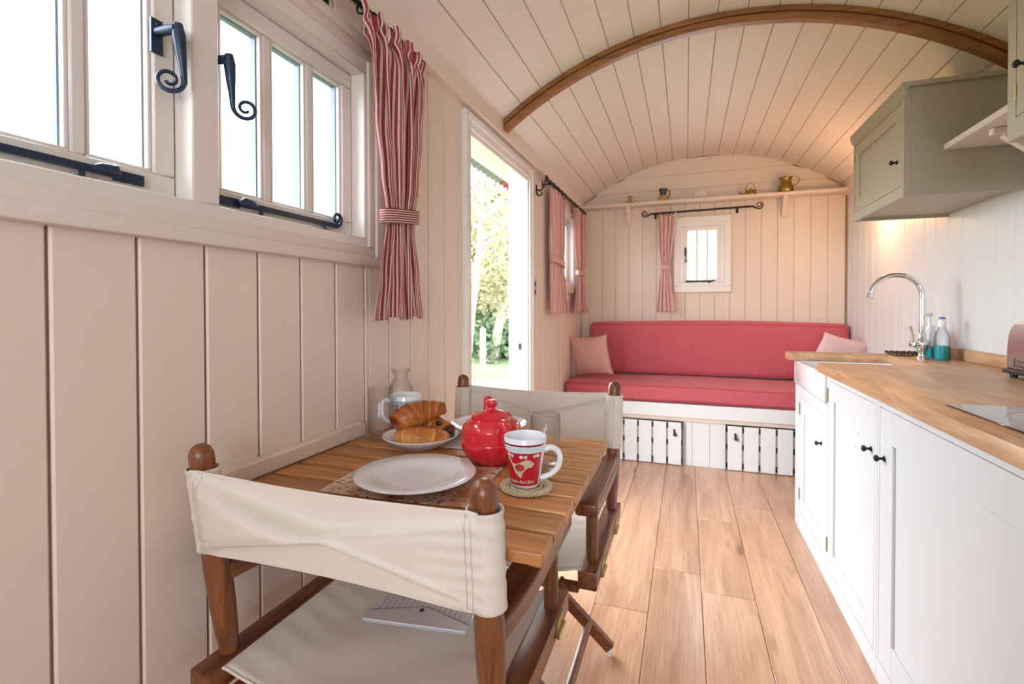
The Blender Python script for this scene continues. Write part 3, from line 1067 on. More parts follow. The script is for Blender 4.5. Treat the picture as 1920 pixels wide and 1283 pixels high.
curtain('curtain', 'red and white striped curtain tied back beside the big window', 'y', -0.828,
        [(1.982, 1.296, 0.335, 0.012), (1.950, 1.302, 0.315, 0.013), (1.88, 1.312, 0.285, 0.017), (1.70, 1.308, 0.262, 0.020), (1.55, 1.312, 0.212, 0.017), (1.435, 1.312, 0.160, 0.012), (1.40, 1.312, 0.164, 0.012), (1.25, 1.310, 0.225, 0.012), (1.12, 1.308, 0.272, 0.012)],
        4.4, 'stripe', (1.432, 1.312, 0.188, 0.027, 0.012), 'curtains of the hut', 3, 'stripe_band', nu=220, nv=110, hem=0.006, gather=1.0)
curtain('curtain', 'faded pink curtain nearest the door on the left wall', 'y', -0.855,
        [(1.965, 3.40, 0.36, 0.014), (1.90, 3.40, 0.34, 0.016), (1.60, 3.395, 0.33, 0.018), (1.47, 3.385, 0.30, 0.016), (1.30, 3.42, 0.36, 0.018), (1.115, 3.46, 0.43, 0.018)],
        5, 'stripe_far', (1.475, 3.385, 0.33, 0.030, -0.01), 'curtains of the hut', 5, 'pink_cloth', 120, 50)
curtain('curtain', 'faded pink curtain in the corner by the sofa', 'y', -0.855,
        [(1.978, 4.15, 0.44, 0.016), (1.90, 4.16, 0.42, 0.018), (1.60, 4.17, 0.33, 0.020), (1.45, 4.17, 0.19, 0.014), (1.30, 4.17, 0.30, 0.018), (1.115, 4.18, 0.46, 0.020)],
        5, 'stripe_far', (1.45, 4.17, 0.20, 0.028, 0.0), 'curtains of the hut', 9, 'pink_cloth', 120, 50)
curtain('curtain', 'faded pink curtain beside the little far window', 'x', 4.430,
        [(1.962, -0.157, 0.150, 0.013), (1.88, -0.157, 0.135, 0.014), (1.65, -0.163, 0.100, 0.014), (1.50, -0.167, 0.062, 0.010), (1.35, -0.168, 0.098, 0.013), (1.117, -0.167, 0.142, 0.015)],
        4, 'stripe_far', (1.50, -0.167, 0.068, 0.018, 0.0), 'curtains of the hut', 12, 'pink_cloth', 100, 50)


def rail(name, label, p, q, r, rings, scrolls, brackets, wall_dir):
    p, q = Vector(p), Vector(q)
    root = thing(name, label, 'curtain rail', p, 'black iron curtain rails')
    d = (q - p).normalized()
    MB().tube([p, q], r, 12).build('rod', 'iron', root)
    for t in rings:
        c = p + (q - p) * t + Vector((0, 0, -r * 0.9))
        s = Vector(wall_dir)
        pts = [c + (s * cos(a) + Vector((0, 0, 1)) * sin(a)) * (r + 0.007) for a in [2 * pi * i / 16 for i in range(17)]]
        MB().tube(pts, 0.0028, 6, cap=False).build('ring', 'iron', root)
    for c, sg, rr in scrolls:
        c = Vector(c)
        pts = [c, c + d * sg * 0.02, c + d * sg * 0.035 + Vector((0, 0, -0.012))]
        cc = c + d * sg * (0.040 + rr) + Vector((0, 0, 0.006))
        pts += spiral(cc, rr + 0.004, rr * 0.3, -pi * 0.62 , 1.45, d * sg, (0, 0, 1), 26)
        MB().tube(pts, [r * 0.85] * 3 + [r * 0.6 - r * 0.15 * i / 26 for i in range(27)], 8).build('finial', 'iron', root)
    for t in brackets:
        c = p + (q - p) * t
        w = Vector(wall_dir)
        L = abs((Vector((XL, YF, 0)) - c).dot(w))
        m = MB()
        m.bar(c + Vector((0, 0, -r - 0.004)), c + w * L + Vector((0, 0, -r - 0.004)), 0.010, 0.008)
        m.box(*sorted((c[0] + w[0] * L - abs(w[1]) * 0.010 , c[0] + w[0] * (L - 0.004) + abs(w[1]) * 0.010)), *sorted((c[1] + w[1] * L - abs(w[0]) * 0.010, c[1] + w[1] * (L - 0.004) + abs(w[0]) * 0.010)), c[2] - 0.035, c[2] + 0.012)
        m.build('bracket', 'iron', root)
    return root


rail('curtain_rail', 'black iron curtain rail above the big window', (-0.852, 0.10, 1.993), (-0.852, 1.50, 1.993), 0.008, [0.755, 0.79, 0.815, 0.85, 0.88, 0.92, 0.96], [], [0.70, 0.985], (-1, 0, 0))
rail('curtain_rail', 'black iron curtain rail above the window by the sofa', (-0.855, 3.16, 1.994), (-0.855, 4.42, 2.002), 0.010, [0.07, 0.16, 0.25, 0.34, 0.62, 0.70, 0.8, 0.88], [((-0.855, 3.16, 1.994), -1, 0.016)], [0.02, 0.97], (-1, 0, 0))
rail('curtain_rail', 'black iron curtain rail with scrolled ends on the far wall', (-0.275, 4.43, 1.968), (0.495, 4.43, 1.978), 0.008, [0.07, 0.11, 0.15, 0.19, 0.23], [((-0.275, 4.43, 1.968), -1, 0.024), ((0.495, 4.43, 1.978), 1, 0.026)], [0.03, 0.88], (0, 1, 0))

# coat hook and light switch by the door
ch = thing('coat_hook', 'black double coat hook on the wall right of the doorway', 'hook', (XL, 3.04, 1.93))
MB().box(XL, XL + 0.004, 3.030, 3.056, 1.885, 1.945).build('plate', 'iron', ch, bevel=0.001)
MB().tube([(XL, 3.043, 1.915), (XL + 0.03, 3.043, 1.905), (XL + 0.055, 3.043, 1.935), (XL + 0.062, 3.043, 1.975), (XL + 0.070, 3.043, 1.995)], [0.006, 0.006, 0.005, 0.005, 0.007], 8).build('hook', 'iron', ch)
MB().tube([(XL, 3.043, 1.900), (XL + 0.012, 3.043, 1.878), (XL + 0.030, 3.043, 1.874), (XL + 0.040, 3.043, 1.895)], [0.005, 0.005, 0.005, 0.006], 8).build('hook', 'iron', ch)
sw = thing('light_switch', 'metal double light switch on the wall right of the doorway', 'switch', (XL, 2.992, 1.28))
MB().box(XL, XL + 0.006, 2.962, 3.022, 1.222, 1.338).build('plate', 'steel', sw, bevel=0.002)
for z in (1.255, 1.305):
    MB().box(XL + 0.006, XL + 0.011, 2.982, 3.002, z - 0.014, z + 0.014).build('toggle', 'black_plastic', sw, bevel=0.001)

# ------------------------------------------------------------------ far shelf and what stands on it
sh = thing('wall_shelf', 'long cream shelf across the far end wall', 'shelf', (0.14, YF, 2.03))
MB().box(XL, XR, 4.365, YF, 2.040, 2.066).build('shelf_board', 'wall', sh, bevel=0.006, seg=2)
for x in (-0.478, 0.745):
    MB().prism([(YF, 2.040), (4.385, 2.040), (4.385, 2.025), (4.43, 1.97), (4.475, 1.89), (YF, 1.88)], 'x', x - 0.016, x + 0.016).build('bracket', 'wall', sh, bevel=0.002)

zs = 2.066
cst = thing('candlestick', 'small brass chamberstick at the left of the far shelf', 'candlestick', (-0.462, 4.42, zs))
MB().lathe([(0, 0), (0.040, 0), (0.044, 0.010), (0.040, 0.012), (0.014, 0.008), (0.012, 0.02), (0.014, 0.05), (0.022, 0.062), (0.020, 0.066), (0.012, 0.062), (0, 0.055)], (-0.462, 4.42, zs), 24).build('body', 'brass', cst)
MB().tube(spiral((-0.412, 4.42, zs + 0.018), 0.014, 0.012, pi, 0.95, (1, 0, 0), (0, 0, 1), 16), 0.003, 6).build('handle', 'brass', cst)
jg = thing('small_jug', 'small stoneware jug with dark neck on the far shelf', 'jug', (-0.185, 4.42, zs))
MB().lathe([(0, 0), (0.040, 0), (0.044, 0.012), (0.036, 0.042), (0.024, 0.052)], (-0.185, 4.42, zs), 24).build('body', 'jug_cream', jg)
MB().lathe([(0.024, 0.050), (0.024, 0.062), (0.036, 0.108), (0.033, 0.108), (0.020, 0.062), (0, 0.056)], (-0.185, 4.42, zs), 24).build('neck', 'jug_dark', jg)
MB().tube([(-0.155, 4.42, zs + 0.095), (-0.132, 4.42, zs + 0.09), (-0.130, 4.42, zs + 0.06), (-0.146, 4.42, zs + 0.035)], 0.005, 8).build('handle', 'jug_dark', jg)
dm = thing('domed_ornament', 'pale half round ornament in the middle of the far shelf', 'ornament', (0.115, 4.42, zs))
MB().prism([(0.115 + 0.052 * cos(a), zs + 0.014 + 0.062 * sin(a)) for a in [pi * i / 20 for i in range(21)]], 'y', 4.405, 4.435).build('plaque', 'dust_white', dm, bevel=0.004)
fb = MB()
fb.box(0.060, 0.080, 4.395, 4.445, zs, zs + 0.014)
fb.box(0.150, 0.170, 4.395, 4.445, zs, zs + 0.014)
fb.box(0.060, 0.170, 4.412, 4.428, zs + 0.006, zs + 0.014)
fb.build('stand', 'steel', dm, bevel=0.002)
kt = thing('small_kettle', 'miniature brass kettle with hoop handle on the far shelf', 'kettle', (0.495, 4.42, zs))
MB().lathe([(0, 0), (0.046, 0), (0.047, 0.010), (0.036, 0.036), (0.020, 0.044), (0.014, 0.048), (0.006, 0.050), (0.007, 0.058), (0, 0.061)], (0.495, 4.42, zs), 24).build('body', 'brass', kt)
MB().tube([(0.457, 4.42, zs + 0.010), (0.430, 4.42, zs + 0.012), (0.418, 4.42, zs + 0.026), (0.402, 4.42, zs + 0.032)], [0.008, 0.006, 0.005, 0.005], 8).build('spout', 'brass', kt)
MB().tube([(0.495 + 0.036 * cos(a), 4.42, zs + 0.036 + 0.062 * sin(a)) for a in [pi * i / 16 for i in range(17)]], 0.0026, 6).build('handle', 'brass', kt)
bj = thing('brass_jug', 'round bellied brass jug at the right of the far shelf', 'jug', (0.748, 4.42, zs))
MB().lathe([(0, 0), (0.048, 0), (0.056, 0.012), (0.058, 0.032), (0.046, 0.066), (0.036, 0.088), (0.040, 0.108), (0.050, 0.120), (0.047, 0.120), (0.034, 0.09), (0.040, 0.05), (0, 0.02)], (0.748, 4.42, zs), 28).build('body', 'brass', bj)
MB().tube([(0.792, 4.42, zs + 0.114), (0.825, 4.42, zs + 0.120), (0.845, 4.42, zs + 0.105), (0.836, 4.42, zs + 0.075), (0.802, 4.42, zs + 0.050)], 0.004, 8).build('handle', 'brass', bj)

# ------------------------------------------------------------------ sofa bench
bn = thing('bench', 'white built-in bench with slatted doors under the red cushions', 'bench', (0.14, 3.78, 0))
MB().box(XL + 0.001, XR - 0.001, 3.765, 4.495, 0.352, 0.450).build('seat_board', 'bench', bn, bevel=0.004)
MB().box(XL + 0.001, XR - 0.001, 3.782, 3.80, 0.322, 0.352).build('rail', 'wall', bn, bevel=0.003)
MB().box(XL + 0.001, XR - 0.001, 3.812, 3.830, 0.0, 0.352).build('backing', 'groove', bn, smooth=False)
x = -0.899
while x < XR - 0.02:
    v_board(MB(), 'y', x + 0.0008, min(x + 0.1175, XR - 0.001), 0.0, 0.324, 3.80, -1, 0.003, 0.012).build('board', 'bench', bn, smooth=False)
    x += 0.1183


def slat_door(x0, n, pitch, w, z0, z1, y, latch_x, seed):
    r = random.Random(seed)
    xs = [x0 + i * pitch for i in range(n)]
    X0, X1 = xs[0] - 0.008, xs[-1] + w + 0.006
    d = MB().box(X0, X1, y + 0.018, y + 0.026, z0 + 0.004, z1 - 0.004).build('slatted_door', 'wall', bn, smooth=False)
    for z in (z0 + 0.028, (z0 + z1) / 2 + 0.005, z1 - 0.030):
        MB().box(X0, X1, y + 0.012, y + 0.019, z - 0.019, z + 0.019).build('batten', 'iron', d, smooth=False)  # black strips standing in for the dark openings behind the slat gaps
    for q in xs:
        MB().box(q, q + w, y, y + 0.013, z0, z1 - r.uniform(0, 0.002)).build('slat', 'bench', d, bevel=0.003)
    e = MB()
    for (a, b, u, v) in ((X0 - 0.004, X1 + 0.004, z1 - 0.002, z1 + 0.003), (X0 - 0.005, X0 - 0.001, z0, z1), (X1 + 0.001, X1 + 0.005, z0, z1)):
        e.box(a, b, y + 0.004, y + 0.026, u, v)
    e.build('edge_strip', 'iron', d, smooth=False)
    l = MB()
    l.tube([(latch_x, y - 0.010, z1 - 0.055), (latch_x + 0.004, y - 0.012, z1 - 0.075), (latch_x, y - 0.010, z1 - 0.095)], [0.006, 0.0045, 0.008], 8)
    l.tube(spiral((latch_x + 0.012, y - 0.009, z1 - 0.092), 0.012, 0.005, pi, 1.0, (1, 0, 0), (0, 0, 1), 12), 0.0025, 6)
    l.box(latch_x - 0.005, latch_x + 0.005, y - 0.006, y, z1 - 0.10, z1 - 0.05)
    l.build('latch', 'iron', d)


slat_door(-0.7465, 7, 0.1045, 0.0915, 0.004, 0.316, 3.766, -0.078, 1)
slat_door(0.282, 6, 0.1055, 0.0925, 0.004, 0.317, 3.770, 0.330, 2)


def bulge(w):
    return w


sc = thing('seat_cushion', 'long raspberry red seat cushion on the bench', 'cushion', (0.14, 4.08, 0.452))
MB().round_box((0.145, 4.11, 0.518), (2.075, 0.665, 0.114), 0.018, 14, 0.006, lambda w: (w[0], w[1] - 0.003 * sin(w[0] * 6), w[2] + 0.003 * sin(w[0] * 5 + 1))).build('cover', 'red_cloth', sc, weld=True, angle=60)
pp = MB()
for z in (0.460, 0.566):
    pts = [(-0.885 + 2.06 * i / 30, 3.7800 - 0.003 * sin((-0.885 + 2.06 * i / 30) * 6), z + 0.003 * sin((-0.885 + 2.06 * i / 30) * 5 + 1)) for i in range(31)]
    pp.tube(pts, 0.0042, 8)
pp.build('piping', 'red_piping', sc)
bc = thing('back_cushion', 'long raspberry red back cushion against the far wall', 'cushion', (0.18, 4.40, 0.574))


def lean(w):
    t = (w[2] - 0.574) / 0.45
    return (w[0], w[1] + 0.03 * t - 0.02, w[2] + 0.006 * sin(w[0] * 3.1 + 0.8) * t)


MB().round_box((0.182, 4.415, 0.8125), (1.975, 0.125, 0.436), 0.035, 14, 0.008, lean).build('cover', 'red_cloth', bc, weld=True, angle=60)
pp = MB()
pts = [lean((-0.775 + 1.915 * i / 30, 4.356, 1.008)) for i in range(31)]
pp.tube(pts, 0.0045, 8)
pp.build('piping', 'red_piping', bc)


def pillow(label, c, size, thick, rot, mat):
    root = thing('pillow', label, 'pillow', c, 'pink scatter pillows')
    mt = Matrix.Translation(c) @ rot
    m = MB(mt)
    for sg in (-1, 1):
        f0 = len(m.f)
        def P(u, v, sg=sg):
            a, b = 2 * u - 1, 2 * v - 1
            pin = 1 - 0.10 * (1 - abs(b) ** 2) * abs(a) ** 3
            pin2 = 1 - 0.10 * (1 - abs(a) ** 2) * abs(b) ** 3
            t = ((1 - a * a) * (1 - b * b)) ** 0.42
            wr = 0.004 * sin(7 * a + 3 * b) * t
            return (a * size / 2 * pin, sg * (thick / 2 * t) + wr, b * size / 2 * pin2)
        m.grid(P, 24, 24)
        if sg > 0:
            for k in range(f0, len(m.f)):
                m.f[k] = m.f[k][::-1]
    m.build('cover', mat, root, weld=True, angle=75)
    return root


pillow('dusty pink pillow leaning in the left corner of the sofa', (-0.735, 4.02, 0.760), 0.345, 0.12,
       Matrix.Rotation(radians(-14), 4, 'Z') @ Matrix.Rotation(radians(14), 4, 'X') @ Matrix.Rotation(radians(-5), 4, 'Y'), 'pink_cloth')
pillow('pale pink pillow at the right end of the sofa', (1.03, 4.08, 0.785), 0.36, 0.12,
       Matrix.Rotation(radians(10), 4, 'Z') @ Matrix.Rotation(radians(26), 4, 'X') @ Matrix.Rotation(radians(14), 4, 'Y'), 'pink_light')

# ------------------------------------------------------------------ kitchen: base cabinets
XF = 0.558


def knob(parent, x, y, z, s=0.8):
    m = MB()
    n = 16
    prof = [(0.0, 0.0), (0.011 * s, 0.0), (0.011 * s, 0.003 * s), (0.005 * s, 0.006 * s), (0.005 * s, 0.016 * s), (0.012 * s, 0.022 * s), (0.013 * s, 0.027 * s), (0.009 * s, 0.032 * s), (0, 0.034 * s)]
    t = MB(Matrix.Translation((x, y, z)) @ Matrix.Rotation(radians(-90), 4, 'Y'))
    t.lathe(prof, (0, 0, 0), n)
    return t.build('knob', 'iron', parent)


def shaker(parent, xf, y0, y1, z0, z1, stile, mat, rails=None, name='door', recess=0.008, t=0.02):
    """framed door in the plane x = xf, facing -x"""
    rz = rails or (stile, stile)
    m = MB()
    m.box(xf, xf + t, y0, y0 + stile, z0, z1)
    m.box(xf, xf + t, y1 - stile, y1, z0, z1)
    m.box(xf, xf + t, y0 + stile, y1 - stile, z0, z0 + rz[0])
    m.box(xf, xf + t, y0 + stile, y1 - stile, z1 - rz[1], z1)
    d = m.build(name, mat, parent, bevel=0.0012)
    MB().box(xf + recess, xf + recess + 0.006, y0 + stile - 0.004, y1 - stile + 0.004, z0 + rz[0] - 0.004, z1 - rz[1] + 0.004).build('panel', mat, d, smooth=False)
    return d


def base_cabinet(name, label, y0, y1, door, ztop, knob_at, hinge_side, stile=0.075, group=None):
    """carcass with face frame; door = (y0, y1, z0, z1)"""
    r = thing(name, label, 'cabinet', (0.87, (y0 + y1) / 2, 0), group)
    c = MB()
    c.box(XF + 0.03, XR - 0.002, y0 + 0.001, y1 - 0.001, 0.0, ztop - 0.002)
    c.build('carcass', 'gap', r, smooth=False)
    f = MB()
    a, b, z0, z1 = door
    g = 0.0022
    f.box(XF, XF + 0.031, y0 + 0.0005, a - g, 0.0, ztop)
    f.box(XF, XF + 0.031, b + g, y1 - 0.0005, 0.0, ztop)
    f.box(XF, XF + 0.031, a - g, b + g, 0.0, z0 - g)
    f.box(XF, XF + 0.031, a - g, b + g, z1 + g, ztop)
    f.build('face_frame', 'cabinet', r, smooth=False)
    d = shaker(r, XF, a, b, z0, z1, stile, 'cabinet')
    knob(d, XF, knob_at[0], knob_at[1])
    hy = b + 0.001 if hinge_side > 0 else a - 0.001
    for z in (z0 + 0.06, z1 - 0.09):
        MB().tube([(XF - 0.002, hy, z), (XF - 0.002, hy, z + 0.06)], 0.0035, 8).build('hinge', 'dull_brass', d)
    return r, d


skc, sd = base_cabinet('sink_cabinet', 'pale cabinet under the white sink at the end of the kitchen', 2.372, 2.975, (2.405, 2.875, 0.10, 0.690), 0.745, (2.452, 0.560), 1)
MB().box(XF, XR - 0.002, 2.976, 2.994, 0.0, 0.868).build('end_panel', 'cabinet', skc, bevel=0.001)
bc1, dd = base_cabinet('base_cabinet', 'pale base cabinet with vent holes in its door beside the sink', 1.797, 2.371, (1.820, 2.350, 0.075, 0.848), 0.870, (1.850, 0.700), 1, group='pale kitchen base cabinets')
for (y, z) in ((2.03, 0.775), (2.055, 0.735), (2.00, 0.712), (2.03, 0.66)):
    t = MB(Matrix.Translation((XF + 0.0078, y, z)) @ Matrix.Rotation(radians(-90), 4, 'Y'))
    t.lathe([(0, 0.0), (0.0055, 0.0), (0.0055, 0.0006), (0, 0.0006)], (0, 0, 0), 12)
    t.build('vent_hole', 'grey_ink', dd)
bc2, dd = base_cabinet('base_cabinet', 'pale base cabinet under the black hob', 0.70, 1.796, (0.76, 1.776, 0.075, 0.848), 0.870, (1.740, 0.700), -1, stile=0.095, group='pale kitchen base cabinets')

# worktop with the sink notch, hob and upstand
wt = thing('worktop', 'oak worktop with sink cut out along the right wall', 'worktop', (0.87, 2.0, 0.872))
out = [(0.538, 0.70), (1.188, 0.70), (1.188, 3.045), (0.545, 3.045), (0.522, 3.038), (0.513, 3.020), (0.513, 2.935), (0.955, 2.935), (0.955, 2.450), (0.538, 2.450)]
MB().prism(out, 'z', 0.873, 0.912).build('slab', 'oak_top', wt, bevel=0.003, seg=2)
tag(MB().box(1.168, 1.188, 0.70, 3.045, 0.912, 0.962).build('upstand', 'oak_top', bevel=0.002, origin=(1.18, 1.9, 0.912)), 'low oak upstand along the back of the worktop', 'upstand')
hb = thing('hob', 'black glass hob set on the oak worktop', 'hob', (0.84, 1.19, 0.912))
MB().box(0.597, 1.105, 0.90, 1.476, 0.9125, 0.9165).build('glass', 'hob', hb, bevel=0.0015)
for (x, y, r) in ((0.73, 1.32, 0.085), (0.97, 1.32, 0.07), (0.73, 1.06, 0.07), (0.97, 1.06, 0.085)):
    MB().lathe([(r - 0.002, 0), (r, 0.0), (r, 0.0003), (r - 0.002, 0.0003), (r - 0.002, 0)], (x, y, 0.9166), 40).build('cooking_zone', 'grey_ink', hb)

# sink
sk = thing('sink', 'deep white butler sink set into the oak worktop', 'sink', (0.755, 2.678, 0.75))
o0, o1 = (0.546, 2.380, 0.752), (0.985, 2.974, 0.8725)
i0, i1 = (0.572, 2.418, 0.79), (0.952, 2.930, 0.8725)
vs = []
for (a, b, z) in ((o0, o1, o0[2]), (o0, o1, o1[2]), (i0, i1, i1[2]), (i0, i1, i0[2])):
    vs += [(a[0], a[1], z), (b[0], a[1], z), (b[0], b[1], z), (a[0], b[1], z)]
fs = [(3, 2, 1, 0), (12, 13, 14, 15)]
for k in range(3):
    for j in range(4):
        fs.append((k * 4 + j, k * 4 + (j + 1) % 4, k * 4 + 4 + (j + 1) % 4, k * 4 + 4 + j))
MB().add(vs, fs).build('basin', 'sink', sk, bevel=0.008, seg=3)
MB().lathe([(0, 0.002), (0.03, 0.002), (0.038, 0.0), (0.04, 0.003), (0.03, 0.006), (0, 0.006)], (0.77, 2.68, 0.789), 24).build('waste', 'chrome', sk)

# tap
tx, ty, tz = 1.040, 2.795, 0.912
tp = thing('tap', 'tall chrome swan neck mixer tap behind the sink', 'tap', (tx, ty, tz))
MB().lathe([(0, 0), (0.028, 0), (0.028, 0.006), (0.018, 0.012), (0.016, 0.03), (0.022, 0.045), (0.025, 0.065), (0.022, 0.085), (0.015, 0.095), (0.016, 0.115), (0.013, 0.122), (0, 0.122)], (tx, ty, tz), 24).build('body', 'chrome', tp)
rr = 0.102
neck = [(tx, ty, tz + 0.11), (tx, ty, tz + 0.20), (tx, ty, tz + 0.285)] + [(tx - rr + rr * cos(a), ty, tz + 0.290 + rr * sin(a)) for a in [pi * i / 20 for i in range(1, 20)]]
MB().tube(neck, 0.0115, 14).build('spout', 'chrome', tp)
e = Vector(neck[-1]); dr = (e - Vector(neck[-2])).normalized()
MB().tube([e - dr * 0.004, e + dr * 0.02, e + dr * 0.024], [0.015, 0.016, 0.012], 14).build('aerator', 'chrome', tp)
for sg in (-1, 1):
    dx, dy = sg * 0.943, sg * 0.333
    b0 = Vector((tx, ty, tz + 0.065))
    dv = Vector((dx, dy, 0.05)).normalized()
    MB().tube([b0, b0 + dv * 0.026, b0 + dv * 0.031], [0.014, 0.013, 0.009], 12).build('valve', 'chrome', tp)
    hh = MB()
    hh.tube([b0 + dv * 0.030, b0 + dv * 0.036, b0 + dv * 0.048, b0 + dv * 0.052], [0.008, 0.017, 0.017, 0.006], 12)
    lv = b0 + dv * 0.042
    hh.tube([lv, lv + Vector((0.0, 0.0, 0.04)), lv + dv * 0.012 + Vector((0, 0, 0.085))], [0.006, 0.0055, 0.007], 10)
    hh.build('lever', 'chrome' if sg < 0 else 'ceramic', tp)

# bottles and rack by the tap
sb = thing('spray_bottle', 'clear bottle of blue washing liquid beside the tap', 'bottle', (1.095, 2.745, 0.912))
bb = (1.095, 2.745, 0.912)
MB().lathe([(0, 0.001), (0.026, 0.001), (0.0272, 0.005), (0.0272, 0.066), (0, 0.066)], bb, 24).build('liquid', 'blue_liquid', sb)
MB().lathe([(0, 0), (0.027, 0), (0.0290, 0.005), (0.0290, 0.100), (0.024, 0.125), (0.014, 0.145), (0.013, 0.152), (0, 0.152)], bb, 24).build('bottle', 'clear_plastic', sb)
MB().lathe([(0, 0.150), (0.014, 0.150), (0.016, 0.154), (0.015, 0.178), (0.008, 0.186), (0, 0.187)], bb, 20).build('cap', 'white_plastic', sb)
MB().lathe([(0, 0.186), (0.012, 0.186), (0.012, 0.194), (0, 0.196)], bb, 16).build('cap_top', 'blue_cap', sb)
sd_ = thing('soap_dispenser', 'white pump soap dispenser between the tap and the blue bottle', 'soap dispenser', (1.095, 2.865, 0.912))
MB().lathe([(0, 0), (0.032, 0), (0.034, 0.005), (0.034, 0.11), (0.026, 0.13), (0.013, 0.138), (0.013, 0.15), (0, 0.15)], (1.095, 2.865, 0.912), 24).build('body', 'white_plastic', sd_)
MB().lathe([(0, 0.0015), (0.0345, 0.003), (0.0347, 0.006), (0.0347, 0.05), (0, 0.05)], (1.095, 2.865, 0.912), 24).build('label_band', 'blue_liquid', sd_)
pm = MB()
pm.tube([(1.095, 2.865, 1.06), (1.095, 2.865, 1.118)], 0.006, 10)
pm.tube([(1.105, 2.865, 1.118), (1.070, 2.858, 1.118), (1.055, 2.855, 1.108)], [0.009, 0.007, 0.005], 10)
pm.build('pump', 'white_plastic', sd_)
rk = thing('wicker_mat', 'dark wicker mat on the worktop behind the tap', 'mat', (1.06, 2.96, 0.912))
mm = MB()
for i in range(7):
    y = 2.905 + i * 0.018
    pts = [(0.965 + 0.195 * k / 26, y, 0.922 + 0.006 * sin(k * 1.9 + i * pi)) for k in range(27)]
    mm.tube(pts, 0.0055, 6)
mm.build('strand', 'wicker', rk)
mm = MB()
for i in range(13):
    x = 0.970 + i * 0.0155
    mm.tube([(x, 2.895, 0.920), (x, 3.022, 0.920)], 0.004, 6)
mm.build('cross_strand', 'wicker_light', rk)


# flat lettering laid on a surface
def letters(text, size, place, mat, parent, name='lettering', shear=0.0, spacing=1.0):
    cu = bpy.data.curves.new('lettering', 'FONT')
    cu.body = text
    cu.size = size
    cu.shear = shear
    cu.space_character = spacing
    cu.align_x = 'CENTER'
    cu.resolution_u = 3
    ob = bpy.data.objects.new('lettering', cu)
    col.objects.link(ob)
    dg = bpy.context.evaluated_depsgraph_get()
    me = bpy.data.meshes.new_from_object(ob.evaluated_get(dg))
    bpy.data.objects.remove(ob)
    m = MB()
    m.add([place(v.co.x, v.co.y) for v in me.vertices], [list(p.vertices) for p in me.polygons])
    bpy.data.meshes.remove(me)
    return m.build(name, mat, parent, smooth=False)


# toaster
ts = thing('toaster', 'brushed steel toaster at the right edge of the worktop', 'toaster', (1.105, 2.01, 0.912))
body = MB()
ny = 2.155
outl = []
for a in range(0, 91, 15):
    outl.append((ny - 0.045 + 0.045 * sin(radians(a)) - 0.0, 1.060 + 0.045 * cos(radians(a))))
prof_y = [(1.865, 0.938), (ny, 0.938), (ny - 0.004, 1.02), (ny - 0.010, 1.058), (ny - 0.020, 1.078), (ny - 0.036, 1.094), (ny - 0.06, 1.102), (1.925, 1.102), (1.89, 1.088), (1.87, 1.06)]
body.prism(prof_y, 'x', 1.036, 1.160)
body.build('casing', 'steel', ts, bevel=0.010, seg=3, angle=50)
MB().box(1.062, 1.134, 1.90, 2.105, 1.0985, 1.1035).build('top_plate', 'orange_reflection', ts, bevel=0.002)
for x in (1.080, 1.116):
    MB().box(x - 0.010, x + 0.010, 1.92, 2.09, 1.1032, 1.1042).build('slot', 'black_plastic', ts, smooth=False)
MB().box(1.030, 1.162, 1.858, 2.160, 0.926, 0.941).build('base', 'black_plastic', ts, bevel=0.003)
for x in (1.05, 1.145):
    for y in (1.885, 2.135):
        MB().lathe([(0, 0), (0.010, 0), (0.012, 0.016), (0, 0.016)], (x, y, 0.912), 12).build('foot', 'black_plastic', ts)
letters('Russell', 0.017, lambda a, b: (1.0352, 2.098 - 0.032 - a, 0.966 + b), 'dark_ink', ts)
letters('Hobbs', 0.017, lambda a, b: (1.0352, 2.098 - 0.026 - a, 0.950 + b), 'dark_ink', ts)
MB().box(1.0350, 1.0358, 2.103, 2.106, 0.950, 0.980).build('logo_bar', 'dark_ink', ts, smooth=False)


# ------------------------------------------------------------------ wall cabinets, shelf
def wall_cabinet(label, y0, y1, z0, z1, door, knob_at, crown):
    r = thing('wall_cabinet', label, 'cabinet', (1.0, (y0 + y1) / 2, z0), 'grey green wall cabinets')
    X = 0.805
    a, b, u, v = door
    g = 0.002
    c = MB()
    t = 0.018
    c.box(X + 0.022, XR - 0.001, y0, y0 + t, z0, z1)
    c.box(X + 0.022, XR - 0.001, y1 - t, y1, z0, z1)
    c.box(X + 0.022, XR - 0.001, y0 + t, y1 - t, z0 + 0.014, z0 + 0.030)
    c.box(X + 0.022, XR - 0.001, y0 + t, y1 - t, z1 - 0.018, z1)
    c.build('carcass', 'taupe', r, bevel=0.001)
    f = MB()
    f.box(X, X + 0.0215, y0, a - g, z0, z1)
    f.box(X, X + 0.0215, b + g, y1, z0, z1)
    f.box(X, X + 0.0215, a - g, b + g, z0, u - g)
    f.box(X, X + 0.0215, a - g, b + g, v + g, z1)
    f.build('face_frame', 'taupe', r, smooth=False)
    d = shaker(r, X, a, b, u, v, 0.055, 'taupe', rails=(0.055, 0.055))
    MB().box(X + 0.021, X + 0.0225, a - g, b + g, u - g, v + g).build('door_back', 'gap', r, smooth=False)
    knob(d, X, *knob_at)
    for z in (u + 0.04, v - 0.08):
        MB().tube([(X - 0.0015, b + 0.001, z), (X - 0.0015, b + 0.001, z + 0.045)], 0.003, 8).build('hinge', 'dull_brass', d)
    if crown:
        m = MB()
        m.prism([(X + 0.01, z1 - 0.03), (X - 0.003, z1 - 0.03), (X - 0.012, z1 - 0.004), (X - 0.012, z1 + 0.018), (XR - 0.001, z1 + 0.018), (XR - 0.001, z1), (X + 0.01, z1)], 'y', y0 - 0.016, y1 + 0.016)
        m.build('crown', 'taupe', r, bevel=0.002)
    return r


